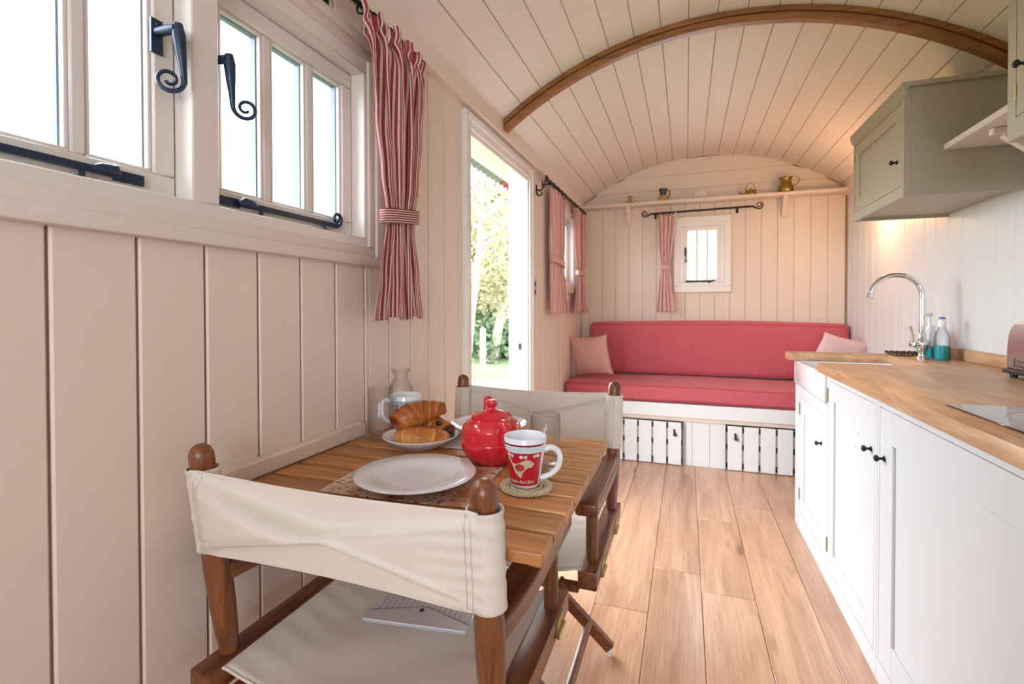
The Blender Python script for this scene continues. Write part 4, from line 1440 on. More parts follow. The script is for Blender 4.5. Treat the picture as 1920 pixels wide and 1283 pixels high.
wall_cabinet('grey green wall cabinet over the sink', 2.335, 2.948, 1.587, 2.010, (2.362, 2.925, 1.632, 1.962), (2.400, 1.737), True)
wall_cabinet('grey green wall cabinet at the right edge above the hob', 1.05, 1.676, 1.587, 2.115, (1.08, 1.640, 1.645, 2.08), (1.600, 1.765), False)
ws = thing('spice_shelf', 'short cream shelf between the two wall cabinets', 'shelf', (1.06, 2.0, 1.75))
MB().box(0.930, XR - 0.001, 1.678, 2.333, 1.752, 1.776).build('shelf_board', 'trim', ws, bevel=0.003)
for y in (2.10,):
    m = MB()
    m.box(0.965, XR - 0.001, y - 0.014, y + 0.014, 1.728, 1.7515)
    m.build('bracket_arm', 'trim', ws, bevel=0.003)
    MB().bar((1.00, y, 1.728), (1.185, y, 1.575), 0.026, 0.022, (0, 0, 1)).build('bracket_brace', 'trim', ws, bevel=0.002)
    MB().box(1.168, XR - 0.001, y - 0.0145, y + 0.0145, 1.555, 1.727).build('bracket_post', 'trim', ws, bevel=0.003)

# ------------------------------------------------------------------ table
TZ = 0.78
tb = thing('table', 'slatted wooden table folded down from the left wall', 'table', (-0.54, 1.04, 0))
ys = [0.698, 0.777, 0.857, 0.938, 1.022, 1.110, 1.196, 1.282, 1.384]
for i in range(8):
    a, b = ys[i] + 0.0065, ys[i + 1] - 0.0065
    MB().box(-0.878, -0.203, a, b, TZ - 0.020, TZ).build('slat', 'slat', tb, bevel=0.003, seg=2)
for x in (-0.83, -0.235):
    MB().box(x - 0.014, x + 0.014, 0.775, 1.372, TZ - 0.062, TZ - 0.0205).build('side_rail', 'table_frame', tb, bevel=0.003)
for y in (1.150,):
    MB().box(-0.815, -0.25, y - 0.012, y + 0.012, TZ - 0.055, TZ - 0.0205).build('cross_rail', 'slat', tb, bevel=0.003)
    MB().bar((-0.62, y, TZ - 0.056), (-0.888, y, TZ - 0.25), 0.022, 0.026).build('strut', 'table_frame', tb, bevel=0.003)


# ------------------------------------------------------------------ director's chairs
def director_chair(label, loc, facing, wrinkle, hitch, zlow):
    """local frame: x sideways, y forward from the back posts, z up"""
    r = thing('director_chair', label, 'chair', loc, 'folding director chairs at the table')
    T = Matrix.Translation(loc) @ Matrix.Rotation(0 if facing > 0 else pi, 4, 'Z')
    HX = 0.272
    for sg in (-1, 1):
        x = sg * HX
        MB(T).box(x - 0.024, x + 0.024, -0.058, 0.415, 0.452, 0.498).build('seat_rail', 'chair_y', r, bevel=0.004, seg=2)
        # turned back post, leaning back a little, rounded finial
        pr = [(0.0, 0.016), (0.04, 0.0195), (0.10, 0.0225), (0.17, 0.0235), (0.24, 0.0215), (0.32, 0.019), (0.350, 0.0185), (0.358, 0.0195), (0.375, 0.021), (0.392, 0.0205), (0.402, 0.016), (0.408, 0.008)]
        top = Vector((sg * 0.006, -0.052, 0.408))
        m = MB(T)
        base = Vector((x, 0.005, 0.497))
        m.tube([base + top * (h / 0.408) for h, q in pr], [q for h, q in pr], 18)
        m.build('back_post', 'chair_z', r)
        # arm: shaped board from the post to the front support
        am = MB(T)
        def A(t):
            y = -0.01 + 0.44 * t
            w = 0.021 + 0.008 * min(1, t * 4) + 0.003 * sin(pi * t)
            return y, w
        n = 12
        pts = [(x + A(i / n)[1] * 1 , A(i / n)[0]) for i in range(n + 1)]
        pts += [(x - A(i / n)[1], A(i / n)[0]) for i in range(n, -1, -1)]
        am.prism([(p[0], p[1]) for p in pts], 'z', 0.640, 0.674)
        am.build('arm', 'chair_y', r, bevel=0.008, seg=3, angle=50)
        MB(T).tube([(x, 0.345, 0.497), (x, 0.345, 0.55), (x, 0.345, 0.642)], [0.0155, 0.0165, 0.0155], 14).build('arm_support', 'chair_z', r)
        for y in (0.07, 0.325):
            hg = MB(T)
            hg.box(x + sg * 0.024, x + sg * 0.0265, y - 0.026, y + 0.026, 0.458, 0.492)
            hg.tube([(x + sg * 0.028, y - 0.028, 0.462), (x + sg * 0.028, y + 0.028, 0.462)], 0.005, 8)
            hg.build('hinge', 'dull_brass', r)
        # floor runner between front and rear foot
        MB(T).tube([(sg * (HX - 0.075), -0.005, 0.095), (sg * (HX - 0.075), 0.38, 0.095)], 0.0125, 12).build('stretcher', 'chair_y', r)
    for y0, off in ((-0.005, 0.0), (0.385, 0.0)):
        for sg in (-1, 1):
            yy = y0 + sg * 0.0135
            p, q = Vector((sg * 0.268, yy, 0.022)), Vector((-sg * 0.215, yy, 0.452))
            lg = MB(T).bar(p, q, 0.024, 0.036, (0, 1, 0) if False else (0, 0, 1))
            l = lg.build('leg', 'chair_x', r, bevel=0.003)
            MB(T).lathe([(0, 0), (0.011, 0.0), (0.012, 0.006), (0.009, 0.028), (0, 0.03)], (sg * 0.262, yy, 0.0), 12).build('glide', 'white_plastic', l)
        MB(T).box(-0.246, 0.246, y0 - 0.010, y0 + 0.010, 0.428, 0.451).build('seat_bar', 'chair_x', r, bevel=0.003)
    # back sling: sleeves round both posts joined by the cloth
    z0, z1 = zlow, 0.862
    def post_c(sg, z):
        t = (z - 0.497) / 0.408
        return Vector((sg * HX + sg * 0.006 * t, 0.005 - 0.052 * t, z))
    sl = MB(T)
    def S(u, v):
        z = z1 + (z0 - z1) * v
        a, b = post_c(-1, z), post_c(1, z)
        # path: round the left post (outside), across, round the right post
        rad = 0.0262 + 0.0012 * sin(v * 31 + 2) * (0.5 + 0.5 * sin(v * 13))
        if u < 0.2:
            an = pi * (u / 0.2)
            p = Vector((a.x - rad * sin(an) , a.y + rad * cos(an), z))
        elif u > 0.8:
            an = pi * ((u - 0.8) / 0.2)
            p = Vector((b.x + rad * sin(an), b.y - rad * cos(an), z))
        else:
            t = (u - 0.2) / 0.6
            sag = 4 * t * (1 - t)
            p = a.lerp(b, t)
            p.y -= 0.0262 * (1 - 0.0 * sag)
            p.y -= sag * 0.010
            p.z -= sag * (0.010 * (1 - v) - hitch * v)
            # two crossing tension folds
            e1 = math.exp(-((v - (0.08 + 0.84 * t)) / 0.028) ** 2)
            e2 = math.exp(-((v - (0.92 - 0.84 * t)) / 0.028) ** 2)
            h1 = 1 / (1 + math.exp(-(v - (0.08 + 0.84 * t)) / 0.03))
            h2 = 1 / (1 + math.exp(-(v - (0.92 - 0.84 * t)) / 0.03))
            p.y -= wrinkle * (0.004 * e1 + 0.0055 * e2 + 0.018 * h1 * (1 - h2) - 0.012 * (1 - h1) * (1 - h2)) * max(0.0, sag) ** 0.6
            p.y += 0.004 * (math.exp(-((t - 0.035) / 0.016) ** 2) + math.exp(-((t - 0.965) / 0.016) ** 2))
            p.y += 0.0016 * sin(40 * v + 5 * t) * (abs(2 * t - 1) ** 4)
        return p
    sl.grid(S, 90, 44)
    cl = sl.build('back_sling', 'canvas', r, solid=0.003, angle=180)
    # inner return of the cloth round each post and the stitched seams
    for sg in (-1, 1):
        rt = MB(T)
        def Rr(u, v, sg=sg):
            z = z1 + (z0 - z1) * v
            c = post_c(sg, z)
            an = pi * u
            return (c.x - sg * 0.0262 * sin(an), c.y + 0.0262 * cos(an) , z)
        rt.grid(Rr, 12, 8)
        rt.build('sleeve', 'canvas', cl, solid=0.003, angle=180)
        st = MB(T)
        for tt in (0.022, 0.040):
            uu = 0.2 + 0.6 * (tt if sg < 0 else 1 - tt)
            st.tube([S(uu, k / 30) + Vector((0, -0.0022, 0)) for k in range(31)], 0.0007, 4)
        st.build('seam', 'stitch', cl)
    hm = MB(T)
    hm.tube([S(0.2 + 0.6 * k / 40, 0.0) + Vector((0, 0, 0.0005)) for k in range(41)], 0.0026, 6)
    hm.tube([S(0.2 + 0.6 * k / 40, 1.0) for k in range(41)], 0.0022, 6)
    hm.build('hem', 'canvas', cl)
    # seat sling
    ss = MB(T)
    def Q(u, v):
        x = (2 * u - 1) * (HX - 0.010)
        e = 1 - abs(2 * u - 1) ** 2.2
        z = 0.4985 - 0.034 * e - 0.006 * max(0, abs(2 * u - 1) - 0.9) * 10 * 0
        if abs(2 * u - 1) > 0.93:
            z = 0.4995 if abs(x) > HX - 0.024 else 0.496
        y = -0.03 + 0.43 * v
        z += 0.0026 * sin(46 * v + 9 * u) * (abs(2 * u - 1) ** 2.2) + 0.0028 * sin(6 * v + 7 * u) * e + 0.002 * sin(13 * v - 11 * u) * e
        z -= 0.005 * e * sin(pi * v)
        return (min(max(x, -HX + 0.025), HX - 0.025), y, min(z, 0.4935))
    ss.grid(Q, 44, 30)
    so = ss.build('seat_sling', 'canvas', r, solid=0.003, angle=180)
    hm = MB(T)
    hm.tube([Vector(Q(k / 40, 0.0)) for k in range(41)], 0.003, 6)
    hm.tube([Vector(Q(k / 40, 1.0)) for k in range(41)], 0.003, 6)
    hm.build('hem', 'canvas', so)
    return r


director_chair('dark wood director chair with cream canvas back nearest the camera', (-0.550, 0.692, 0), 1, 1.7, 0.016, 0.708)
director_chair('dark wood director chair with cream canvas at the far side of the table', (-0.500, 1.610, 0), -1, 0.8, -0.004, 0.694)

# plastic wallet with papers on the near seat
pw = thing('document_wallet', 'frosted plastic wallet of papers on the near chair seat', 'wallet', (-0.555, 0.965, 0.462))
Tm = Matrix.Translation((-0.556, 0.968, 0.4715)) @ Matrix.Rotation(radians(8), 4, 'Z')
MB(Tm).box(-0.115, 0.115, -0.06, 0.10, 0.0, 0.003).build('paper', 'paper', pw, bevel=0.0005)
ln = MB(Tm)
for i in range(15):
    x = -0.098 + i * 0.0135
    ln.box(x, x + 0.0022, -0.03, 0.085 - 0.02 * (i % 3), 0.0031, 0.0033)
ln.build('text_line', 'grey_ink', pw, smooth=False)
MB(Tm).prism([(-0.118, -0.063), (0.118, -0.063), (0.118, -0.044), (0.02, -0.004), (0.004, -0.001), (-0.012, -0.005), (-0.118, -0.034)], 'z', 0.0045, 0.006).build('flap', 'wallet', pw, bevel=0.0004)
MB(Tm).box(-0.118, 0.118, -0.063, 0.103, -0.0015, -0.0003).build('sleeve', 'wallet', pw, bevel=0.0003)
MB(Tm).lathe([(0, 0), (0.0048, 0), (0.0048, 0.002), (0, 0.0026)], (0.002, -0.014, 0.006), 14).build('snap_button', 'black_plastic', pw)

# ------------------------------------------------------------------ table setting
def plate(name, label, c, R, prof, mat='ceramic', group=None, cat='plate'):
    o = MB().lathe([(r * R, z) for r, z in prof], c, 56).build(name, mat, origin=c, angle=60)
    return tag(o, label, cat, group)


TZ2 = TZ + 0.0004
pmt = MB(Matrix.Translation((-0.552, 0.925, TZ2)) @ Matrix.Rotation(radians(4), 4, 'Z'))
pmt.box(-0.155, 0.165, -0.118, 0.118, 0, 0.003)
tag(pmt.build('placemat', 'floral', bevel=0.001, origin=(-0.552, 0.925, TZ2)), 'flower patterned placemat under the empty white dinner plate', 'placemat', 'placemats on the table')
pmt = MB(Matrix.Translation((-0.60, 1.270, TZ2)) @ Matrix.Rotation(radians(-3), 4, 'Z'))
pmt.box(-0.15, 0.15, -0.105, 0.105, 0, 0.003)
tag(pmt.build('placemat', 'mat_grey', bevel=0.001, origin=(-0.60, 1.270, TZ2)), 'pale grey placemat under the dish behind the teapot', 'placemat', 'placemats on the table')

PL = [(0, 0.004), (0.42, 0.004), (0.60, 0.006), (0.68, 0.013), (0.98, 0.020), (1.0, 0.0225), (0.985, 0.0245), (0.70, 0.0175), (0.61, 0.0105), (0.44, 0.0085), (0, 0.0085)]
PL = [(0, 0.0), (0.50, 0.0), (0.56, 0.0)] + PL[2:]
plate('dinner_plate', 'large empty white dinner plate on the flowered placemat', (-0.534, 0.902, TZ + 0.0036), 0.126, PL, group='white plates on the table')
BOWL = [(0, 0.0), (0.52, 0.0), (0.56, 0.003), (0.80, 0.016), (0.99, 0.029), (1.0, 0.031), (0.985, 0.0325), (0.78, 0.0205), (0.58, 0.0075), (0, 0.0065)]
BC = (-0.672, 1.160, TZ + 0.0006)
plate('pastry_plate', 'white rimmed plate holding the croissants', BC, 0.101, BOWL, group='white plates on the table')
plate('side_plate', 'white dish behind the red teapot', (-0.545, 1.332, TZ + 0.0036), 0.112, BOWL, group='white plates on the table')


# pastries
def pastry(name, label, path, radius, ribs, squash, seed, dark=0.0):
    """rolled pastry: a tapering roll with overlapping ridges along its path"""
    rnd = random.Random(seed)
    path = [Vector(p) for p in path]
    n, k = 84, 28
    # Catmull-Rom through the path
    def C(t):
        m = len(path) - 1
        i = min(int(t * m), m - 1)
        f = t * m - i
        p0, p1, p2, p3 = path[max(i - 1, 0)], path[i], path[i + 1], path[min(i + 2, m)]
        return 0.5 * ((2 * p1) + (-p0 + p2) * f + (2 * p0 - 5 * p1 + 4 * p2 - p3) * f * f + (-p0 + 3 * p1 - 3 * p2 + p3) * f ** 3)
    vs, fs, at = [], [], []
    up = Vector((0, 0, 1))
    for i in range(n + 1):
        t = i / n
        p = C(t)
        d = (C(min(t + 0.01, 1)) - C(max(t - 0.01, 0))).normalized()
        s_ = d.cross(up).normalized()
        u_ = s_.cross(d)
        env = radius(t)
        for j in range(k):
            a = 2 * pi * j / k
            ph = t * ribs + (0.42 if t < 0.5 else -0.42) * sin(a) * min(1.0, abs(2 * t - 1) * 3) + 0.10 * sin(2 * a + seed + 4 * t)
            saw = abs(ph - round(ph)) * 2 if False else (ph % 1.0)
            stp = 1.0 if t < 0.5 else -1.0
            s2 = saw if stp > 0 else 1 - saw
            rr_ = env * (0.92 + 0.10 * s2 ** 1.2) * (1 + 0.02 * sin(9 * a + 20 * t))
            vs.append(p + s_ * rr_ * cos(a) + u_ * rr_ * sin(a) * squash)
            at.append(0.04 + dark + 0.46 * (0.5 + 0.5 * sin(a)) ** 1.1 * (0.30 + 0.70 * s2) - 0.14 * (s2 < 0.12) + 0.25 * max(0.0, abs(2 * t - 1) - 0.75) * 4)
    for i in range(n):
        for j in range(k):
            fs.append((i * k + j, i * k + (j + 1) % k, (i + 1) * k + (j + 1) % k, (i + 1) * k + j))
    fs += [list(range(k))[::-1], list(range(n * k, n * k + k))]
    m = MB()
    m.add(vs, fs)
    m.attr = at
    c = path[len(path) // 2]
    root = thing(name, label, 'pastry', (c.x, c.y, c.z), 'pastries on the plate')
    m.build('crust', 'crust', root, angle=70)
    return root


RX, RY = Vector((0.943, 0.333, 0)), Vector((-0.333, 0.943, 0))     # across and away as one looks at the table


def at_plate(a, b, z):
    return Vector(BC) + RX * a + RY * b + Vector((0, 0, z))


roll_r = lambda big, small: (lambda t: small + (big - small) * (max(0.0, sin(pi * (0.04 + 0.92 * t)))) ** 0.85)
pastry('croissant', 'golden croissant lying at the front of the pastry plate', [at_plate(-0.056, -0.022, 0.030), at_plate(-0.034, -0.042, 0.034), at_plate(0.005, -0.050, 0.034), at_plate(0.050, -0.036, 0.031), at_plate(0.072, -0.008, 0.024)], roll_r(0.032, 0.010), 6.3, 0.88, 2)
pastry('croissant', 'browner croissant leaning on top of the other pastries', [at_plate(-0.062, -0.024, 0.058), at_plate(-0.040, -0.006, 0.074), at_plate(-0.006, 0.012, 0.085), at_plate(0.030, 0.022, 0.093), at_plate(0.064, 0.026, 0.098)], lambda t: (0.012 + 0.027 * max(0.0, sin(pi * (0.10 + 0.86 * t ** 0.75))) ** 0.7) * (1.08 - 0.28 * t), 7.3, 0.95, 5, 0.22)
pc = pastry('chocolate_pastry', 'chocolate filled pastry at the right of the pastry plate', [at_plate(0.008, 0.060, 0.052), at_plate(0.030, 0.040, 0.052), at_plate(0.056, 0.016, 0.046), at_plate(0.074, -0.002, 0.038)], lambda t: 0.028 * (1 - 0.12 * (2 * t - 1) ** 2), 2.4, 0.85, 8, 0.10)
for (a, b, z) in ((0.076, -0.012, 0.044), (0.083, -0.004, 0.030), (0.050, -0.008, 0.062)):
    q = at_plate(a, b, z)
    MB().round_box(q, (0.016, 0.014, 0.012), 0.004, 4).build('chocolate', 'chocolate', pc, weld=True)

# red teapot
tc = Vector((-0.441, 1.098, TZ + 0.0006))
tpot = thing('teapot', 'glossy red teapot with lid in the middle of the table', 'teapot', tc)
pf = [(0, 0.0), (0.046, 0.0), (0.050, 0.003), (0.063, 0.016), (0.072, 0.034), (0.0750, 0.050)]
for i in range(8):                                                 # throwing rings round the belly
    z = 0.053 + i * 0.0042
    pf += [(0.0752 - 0.0005 * i, z), (0.0740 - 0.0005 * i, z + 0.0021)]
pf += [(0.0690, 0.090), (0.060, 0.099), (0.052, 0.103), (0.0490, 0.1055), (0.0490, 0.1125), (0.0465, 0.114), (0.0440, 0.111), (0.0440, 0.104), (0, 0.102)]
MB().lathe(pf, tc, 56).build('body', 'red_glaze', tpot, angle=50)
MB().lathe([(0.0, 0.106), (0.0432, 0.106), (0.0432, 0.1115), (0.041, 0.1130), (0.028, 0.1205), (0.012, 0.1250), (0.008, 0.1275), (0.0075, 0.130), (0.012, 0.134), (0.0160, 0.140), (0.0145, 0.146), (0.008, 0.149), (0, 0.1495)], tc, 40).build('lid', 'red_glaze', tpot, angle=50)
hd = Vector((0.655, -0.755, 0)).normalized()
hp = [tc + hd * a + Vector((0, 0, z)) for a, z in ((0.056, 0.097), (0.078, 0.106), (0.098, 0.101), (0.107, 0.083), (0.104, 0.061), (0.093, 0.042), (0.077, 0.031), (0.066, 0.030))]
MB().tube(smooth_path(hp), tapered([0.011, 0.0115, 0.0105, 0.0095, 0.009, 0.008, 0.007, 0.0055]), 14).build('handle', 'red_glaze', tpot, angle=60)
sd2 = Vector((-0.45, 0.893, 0))
spp = [tc + sd2 * a + Vector((0, 0, z)) for a, z in ((0.060, 0.045), (0.085, 0.056), (0.100, 0.080), (0.111, 0.106), (0.118, 0.122), (0.124, 0.131))]
MB().tube(smooth_path(spp), tapered([0.024, 0.021, 0.0165, 0.0130, 0.0115, 0.0110]), 18).build('spout', 'red_glaze', tpot, angle=60)


# mugs with printed decoration lying on their sides
def mug(label, c, prof_r, H, handle_dir, hz, group='mugs on the table'):
    root = thing('mug', label, 'mug', c, group)
    r0, r1 = prof_r
    R = lambda z: r0 + (r1 - r0) * z / H
    t = 0.0035
    MB().lathe([(0, 0.0), (r0 - 0.004, 0.0), (r0, 0.004), (R(H * 0.5), H * 0.5), (r1 - 0.0005, H - 0.002), (r1 - 0.002, H), (r1 - t, H - 0.002), (R(H * 0.5) - t, H * 0.5), (r0 - t, 0.008), (0, 0.007)], c, 56).build('body', 'ceramic', root, angle=60)
    d = Vector(handle_dir).normalized()
    cc = Vector(c)
    pts = []
    for a, z in hz:
        pts.append(cc + d * a + Vector((0, 0, z)))
    MB().tube(smooth_path(pts), tapered([0.0065, 0.0062, 0.006, 0.006, 0.006, 0.0058, 0.0055][:len(pts)]), 12).build('handle', 'ceramic', root, angle=60)
    return root, R


PRINT_Z = 1.13                                                     # print is stretched to the height of the mug


def on_mug(c, R, phi0, a, z, off=0.0004):
    """a = arc length along the side (to the right as seen), z = height"""
    z = z * PRINT_Z
    r = R(z) + off
    ph = phi0 + a / R(0.05)
    return (c[0] + r * cos(ph), c[1] + r * sin(ph), c[2] + z)


def decal(root, c, R, phi0, pts, name, mat, off):
    """filled outline wrapped round the mug"""
    me = bpy.data.meshes.new('tmp')
    bm = bmesh.new()
    vs = [bm.verts.new((x, y, 0)) for x, y in pts]
    f = bm.faces.new(vs)
    bmesh.ops.triangulate(bm, faces=[f])
    for _ in range(3):
        long = [e for e in bm.edges if e.calc_length() > 0.007]
        if not long:
            break
        bmesh.ops.subdivide_edges(bm, edges=long, cuts=1)
        bmesh.ops.triangulate(bm, faces=[f for f in bm.faces if len(f.verts) > 3])
    bm.verts.index_update()
    m = MB()
    m.add([on_mug(c, R, phi0, v.co.x, v.co.y, off) for v in bm.verts], [[v.index for v in f.verts] for f in bm.faces])
    bm.free()
    bpy.data.meshes.remove(me)
    return m.build(name, mat, root, smooth=False)


def mug_band(root, c, R, phi0, a0, a1, z0, z1, name, mat, off=0.0004):
    n = 30
    m = MB()
    m.grid(lambda u, v: on_mug(c, R, phi0, a0 + (a1 - a0) * u, (z0[0] + (z0[1] - z0[0]) * u) + ((z1[0] + (z1[1] - z1[0]) * u) - (z0[0] + (z0[1] - z0[0]) * u)) * v, off), n, 3)
    return m.build(name, mat, root, angle=180)


def circle(cx, cy, rx, ry, n=16):
    return [(cx + rx * cos(2 * pi * i / n), cy + ry * sin(2 * pi * i / n)) for i in range(n)]


mc = (-0.3085, 0.951, TZ + 0.0092)
mg, MR = mug('white mug printed with a bird on red, on the straw coaster', mc, (0.0285, 0.0445), 0.102, (0.943, 0.333, 0),
             [(0.036, 0.072), (0.052, 0.077), (0.066, 0.070), (0.071, 0.054), (0.066, 0.036), (0.052, 0.022), (0.031, 0.014)])
view = atan2(-mc[1], -mc[0]) - 0.10
cw = -1                                                            # seen from outside, +a should run to the right
PH = view
mug_band(mg, mc, MR, PH, -0.060, 0.041, (0.078, 0.078), (0.0815, 0.0815), 'top_stripe', 'print_dark_red')
mug_band(mg, mc, MR, PH, -0.060, 0.041, (0.0675, 0.0675), (0.0765, 0.0765), 'blue_band', 'print_blue')
mug_band(mg, mc, MR, PH, -0.060, 0.038, (0.007, 0.007), (0.0665, 0.0665), 'red_panel', 'print_red')
bird = [(-0.030, 0.062), (-0.026, 0.055), (-0.022, 0.047), (-0.014, 0.047), (-0.006, 0.050), (0.000, 0.0535), (0.007, 0.0550), (0.014, 0.0535), (0.0185, 0.0495), (0.0225, 0.0475), (0.0190, 0.0455), (0.0175, 0.0415), (0.010, 0.0405), (0.005, 0.038), (0.000, 0.033), (-0.003, 0.027), (-0.005, 0.021), (-0.011, 0.024), (-0.017, 0.029), (-0.021, 0.036), (-0.024, 0.044), (-0.028, 0.050), (-0.033, 0.056)]
decal(mg, mc, MR, PH, bird, 'bird', 'print_cream', 0.0009)
decal(mg, mc, MR, PH, circle(-0.008, 0.0405, 0.0100, 0.0068), 'bird_wing', 'print_coral', 0.0013)
decal(mg, mc, MR, PH, circle(0.0140, 0.0490, 0.0012, 0.0012, 10), 'bird_eye', 'print_dark_red', 0.0013)
for (x, y, m_) in ((-0.030, 0.0625, 'print_white'), (-0.022, 0.0610, 'print_blue'), (-0.004, 0.0600, 'print_white'), (0.004, 0.0600, 'print_blue'), (0.021, 0.0610, 'print_cream'), (0.028, 0.0615, 'print_white')):
    decal(mg, mc, MR, PH, circle(x, y, 0.0034, 0.0031, 14), 'dot', m_, 0.0009)
letters('Robin Red Bird', 0.0092, lambda a, b: on_mug(mc, MR, PH, a - 0.006, 0.0115 + b, 0.0010), 'print_white', mg, shear=0.25)

cst_ = MB()
cl0 = (-0.3065, 0.953, TZ + 0.0002)
for k, rr_ in enumerate((0.010, 0.020, 0.030, 0.040)):
    pts = [(cl0[0] + rr_ * cos(a), cl0[1] + rr_ * sin(a), cl0[2] + 0.0045) for a in [2 * pi * i / 48 for i in range(49)]]
    cst_.tube(pts, 0.0044, 6, cap=False)
coaster = thing('coaster', 'round woven straw coaster under the bird mug', 'coaster', cl0)
cst_.build('coil', 'rope', coaster)
br = MB()
for q in range(3):                                                 # braided rim
    pts = []
    for i in range(145):
        a = 2 * pi * i / 144
        ph = 14 * a + q * 2 * pi / 3
        r_ = 0.0480 + 0.0032 * sin(ph)
        pts.append((cl0[0] + r_ * cos(a), cl0[1] + r_ * sin(a), cl0[2] + 0.0062 + 0.0026 * sin(2 * ph)))
    br.tube(pts, 0.0030, 6, cap=False)
br.build('braided_rim', 'rope', coaster)


def tumbler(label, c, r, H):
    root = thing('tumbler', label, 'glass', c, 'clear tumblers on the table')
    MB().lathe([(0, 0.0), (r - 0.006, 0.0), (r - 0.001, 0.003), (r, 0.012), (r, H - 0.001), (r - 0.001, H), (r - 0.002, H - 0.001), (r - 0.002, 0.016), (r - 0.006, 0.013), (0, 0.012)], c, 40).build('body', 'glass', root, angle=50)
    MB().tube([(c[0] + (r - 0.001) * cos(a), c[1] + (r - 0.001) * sin(a), c[2] + H) for a in [2 * pi * i / 40 for i in range(41)]], 0.0011, 6, cap=False).build('rim', 'glass', root)
    return root


tumbler('clear tumbler behind the bird mug', (-0.303, 1.082, TZ + 0.0006), 0.0345, 0.128)
tumbler('clear tumbler by the wall left of the hearts mug', (-0.822, 1.195, TZ + 0.0006), 0.0355, 0.145)

hc = (-0.794, 1.282, TZ + 0.0006)
hm_, HR = mug('white mug with rows of red hearts behind the croissants', hc, (0.036, 0.0480), 0.112, (-0.85, -0.40, 0),
              [(0.044, 0.092), (0.060, 0.095), (0.070, 0.082), (0.071, 0.062), (0.064, 0.042), (0.052, 0.032), (0.038, 0.028)])
PRINT_Z = 1.0
hv = atan2(-hc[1], -hc[0])
mug_band(hm_, hc, HR, hv, -0.055, 0.062, (0.070, 0.070), (0.098, 0.098), 'grey_band', 'print_grey')


def heart(cx, cy, s_):
    pts = []
    for i in range(24):
        t = 2 * pi * i / 24
        pts.append((cx + s_ * 16 * sin(t) ** 3 / 16, cy + s_ * (13 * cos(t) - 5 * cos(2 * t) - 2 * cos(3 * t) - cos(4 * t)) / 16))
    return pts


for i in range(6):
    decal(hm_, hc, HR, hv, heart(-0.040 + i * 0.0165, 0.084, 0.0042), 'heart', 'print_dark_red' if i % 2 else 'print_red', 0.0009)
    decal(hm_, hc, HR, hv, heart(-0.036 + i * 0.0165, 0.0635, 0.0046 if i % 2 else 0.0058), 'heart', 'print_dark_red', 0.0006)
    decal(hm_, hc, HR, hv, heart(-0.036 + i * 0.0165, 0.020, 0.0052), 'heart', 'print_dark_red', 0.0006)
for i in range(3):
    x = -0.030 + i * 0.028
    for dz in (0.0, 0.006):
        mug_band(hm_, hc, HR, hv, x - 0.008, x + 0.008, (0.040 + dz, 0.040 + dz), (0.0435 + dz, 0.0435 + dz), 'dash', 'print_red', 0.0006)

cf = thing('carafe', 'clear glass carafe against the wall behind the hearts mug', 'carafe', (-0.852, 1.348, TZ))
if True:
    c = (-0.852, 1.348, TZ + 0.0006)
    cp = [(0, 0), (0.034, 0.0), (0.038, 0.004), (0.039, 0.02), (0.039, 0.105), (0.035, 0.125), (0.026, 0.142), (0.021, 0.152), (0.023, 0.164), (0.030, 0.176), (0.029, 0.177), (0.021, 0.166), (0.019, 0.152), (0.024, 0.142), (0.033, 0.125), (0.037, 0.105), (0.037, 0.012), (0, 0.010)]
    MB().lathe(cp, c, 36).build('body', 'glass', cf, angle=50)
    MB().tube([(c[0] + 0.0295 * cos(a), c[1] + 0.0295 * sin(a), c[2] + 0.1765) for a in [2 * pi * i / 32 for i in range(33)]], 0.0011, 6, cap=False).build('rim', 'glass', cf)

# ------------------------------------------------------------------ garden seen through the door and windows
GZ = -0.72
gm = MB()
rg = random.Random(4)
gm.grid(lambda u, v: (-1.3 - 45 * u, -22 + 75 * v, GZ + 0.10 * sin(u * 21 + 3 * v) * u + 0.08 * sin(v * 33) * u), 40, 60)
structure(gm.build('ground', 'grass', angle=180), 'grass of the garden outside')


def ray_xy(u, dist):
    """point in the garden at a distance along the direction through the doorway"""
    d = (Rv * (u - 960) + Fv * 920)
    d.z = 0
    d.normalize()
    return d * dist


def leaves(mb, centres, n, spread_, size, rnd):
    vs, fs = [], []
    for _ in range(n):
        c = rnd.choice(centres)
        p = Vector(c) + Vector((rnd.gauss(0, spread_), rnd.gauss(0, spread_), rnd.gauss(0, spread_ * 0.8)))
        a = Vector((rnd.uniform(-1, 1), rnd.uniform(-1, 1), rnd.uniform(-1, 1))).normalized() * size * rnd.uniform(0.6, 1.3)
        b = a.orthogonal().normalized() * size * 0.5
        o = len(vs)
        vs += [p - a, p + b, p + a, p - b]
        fs.append((o, o + 1, o + 2, o + 3))
    mb.add(vs, fs)


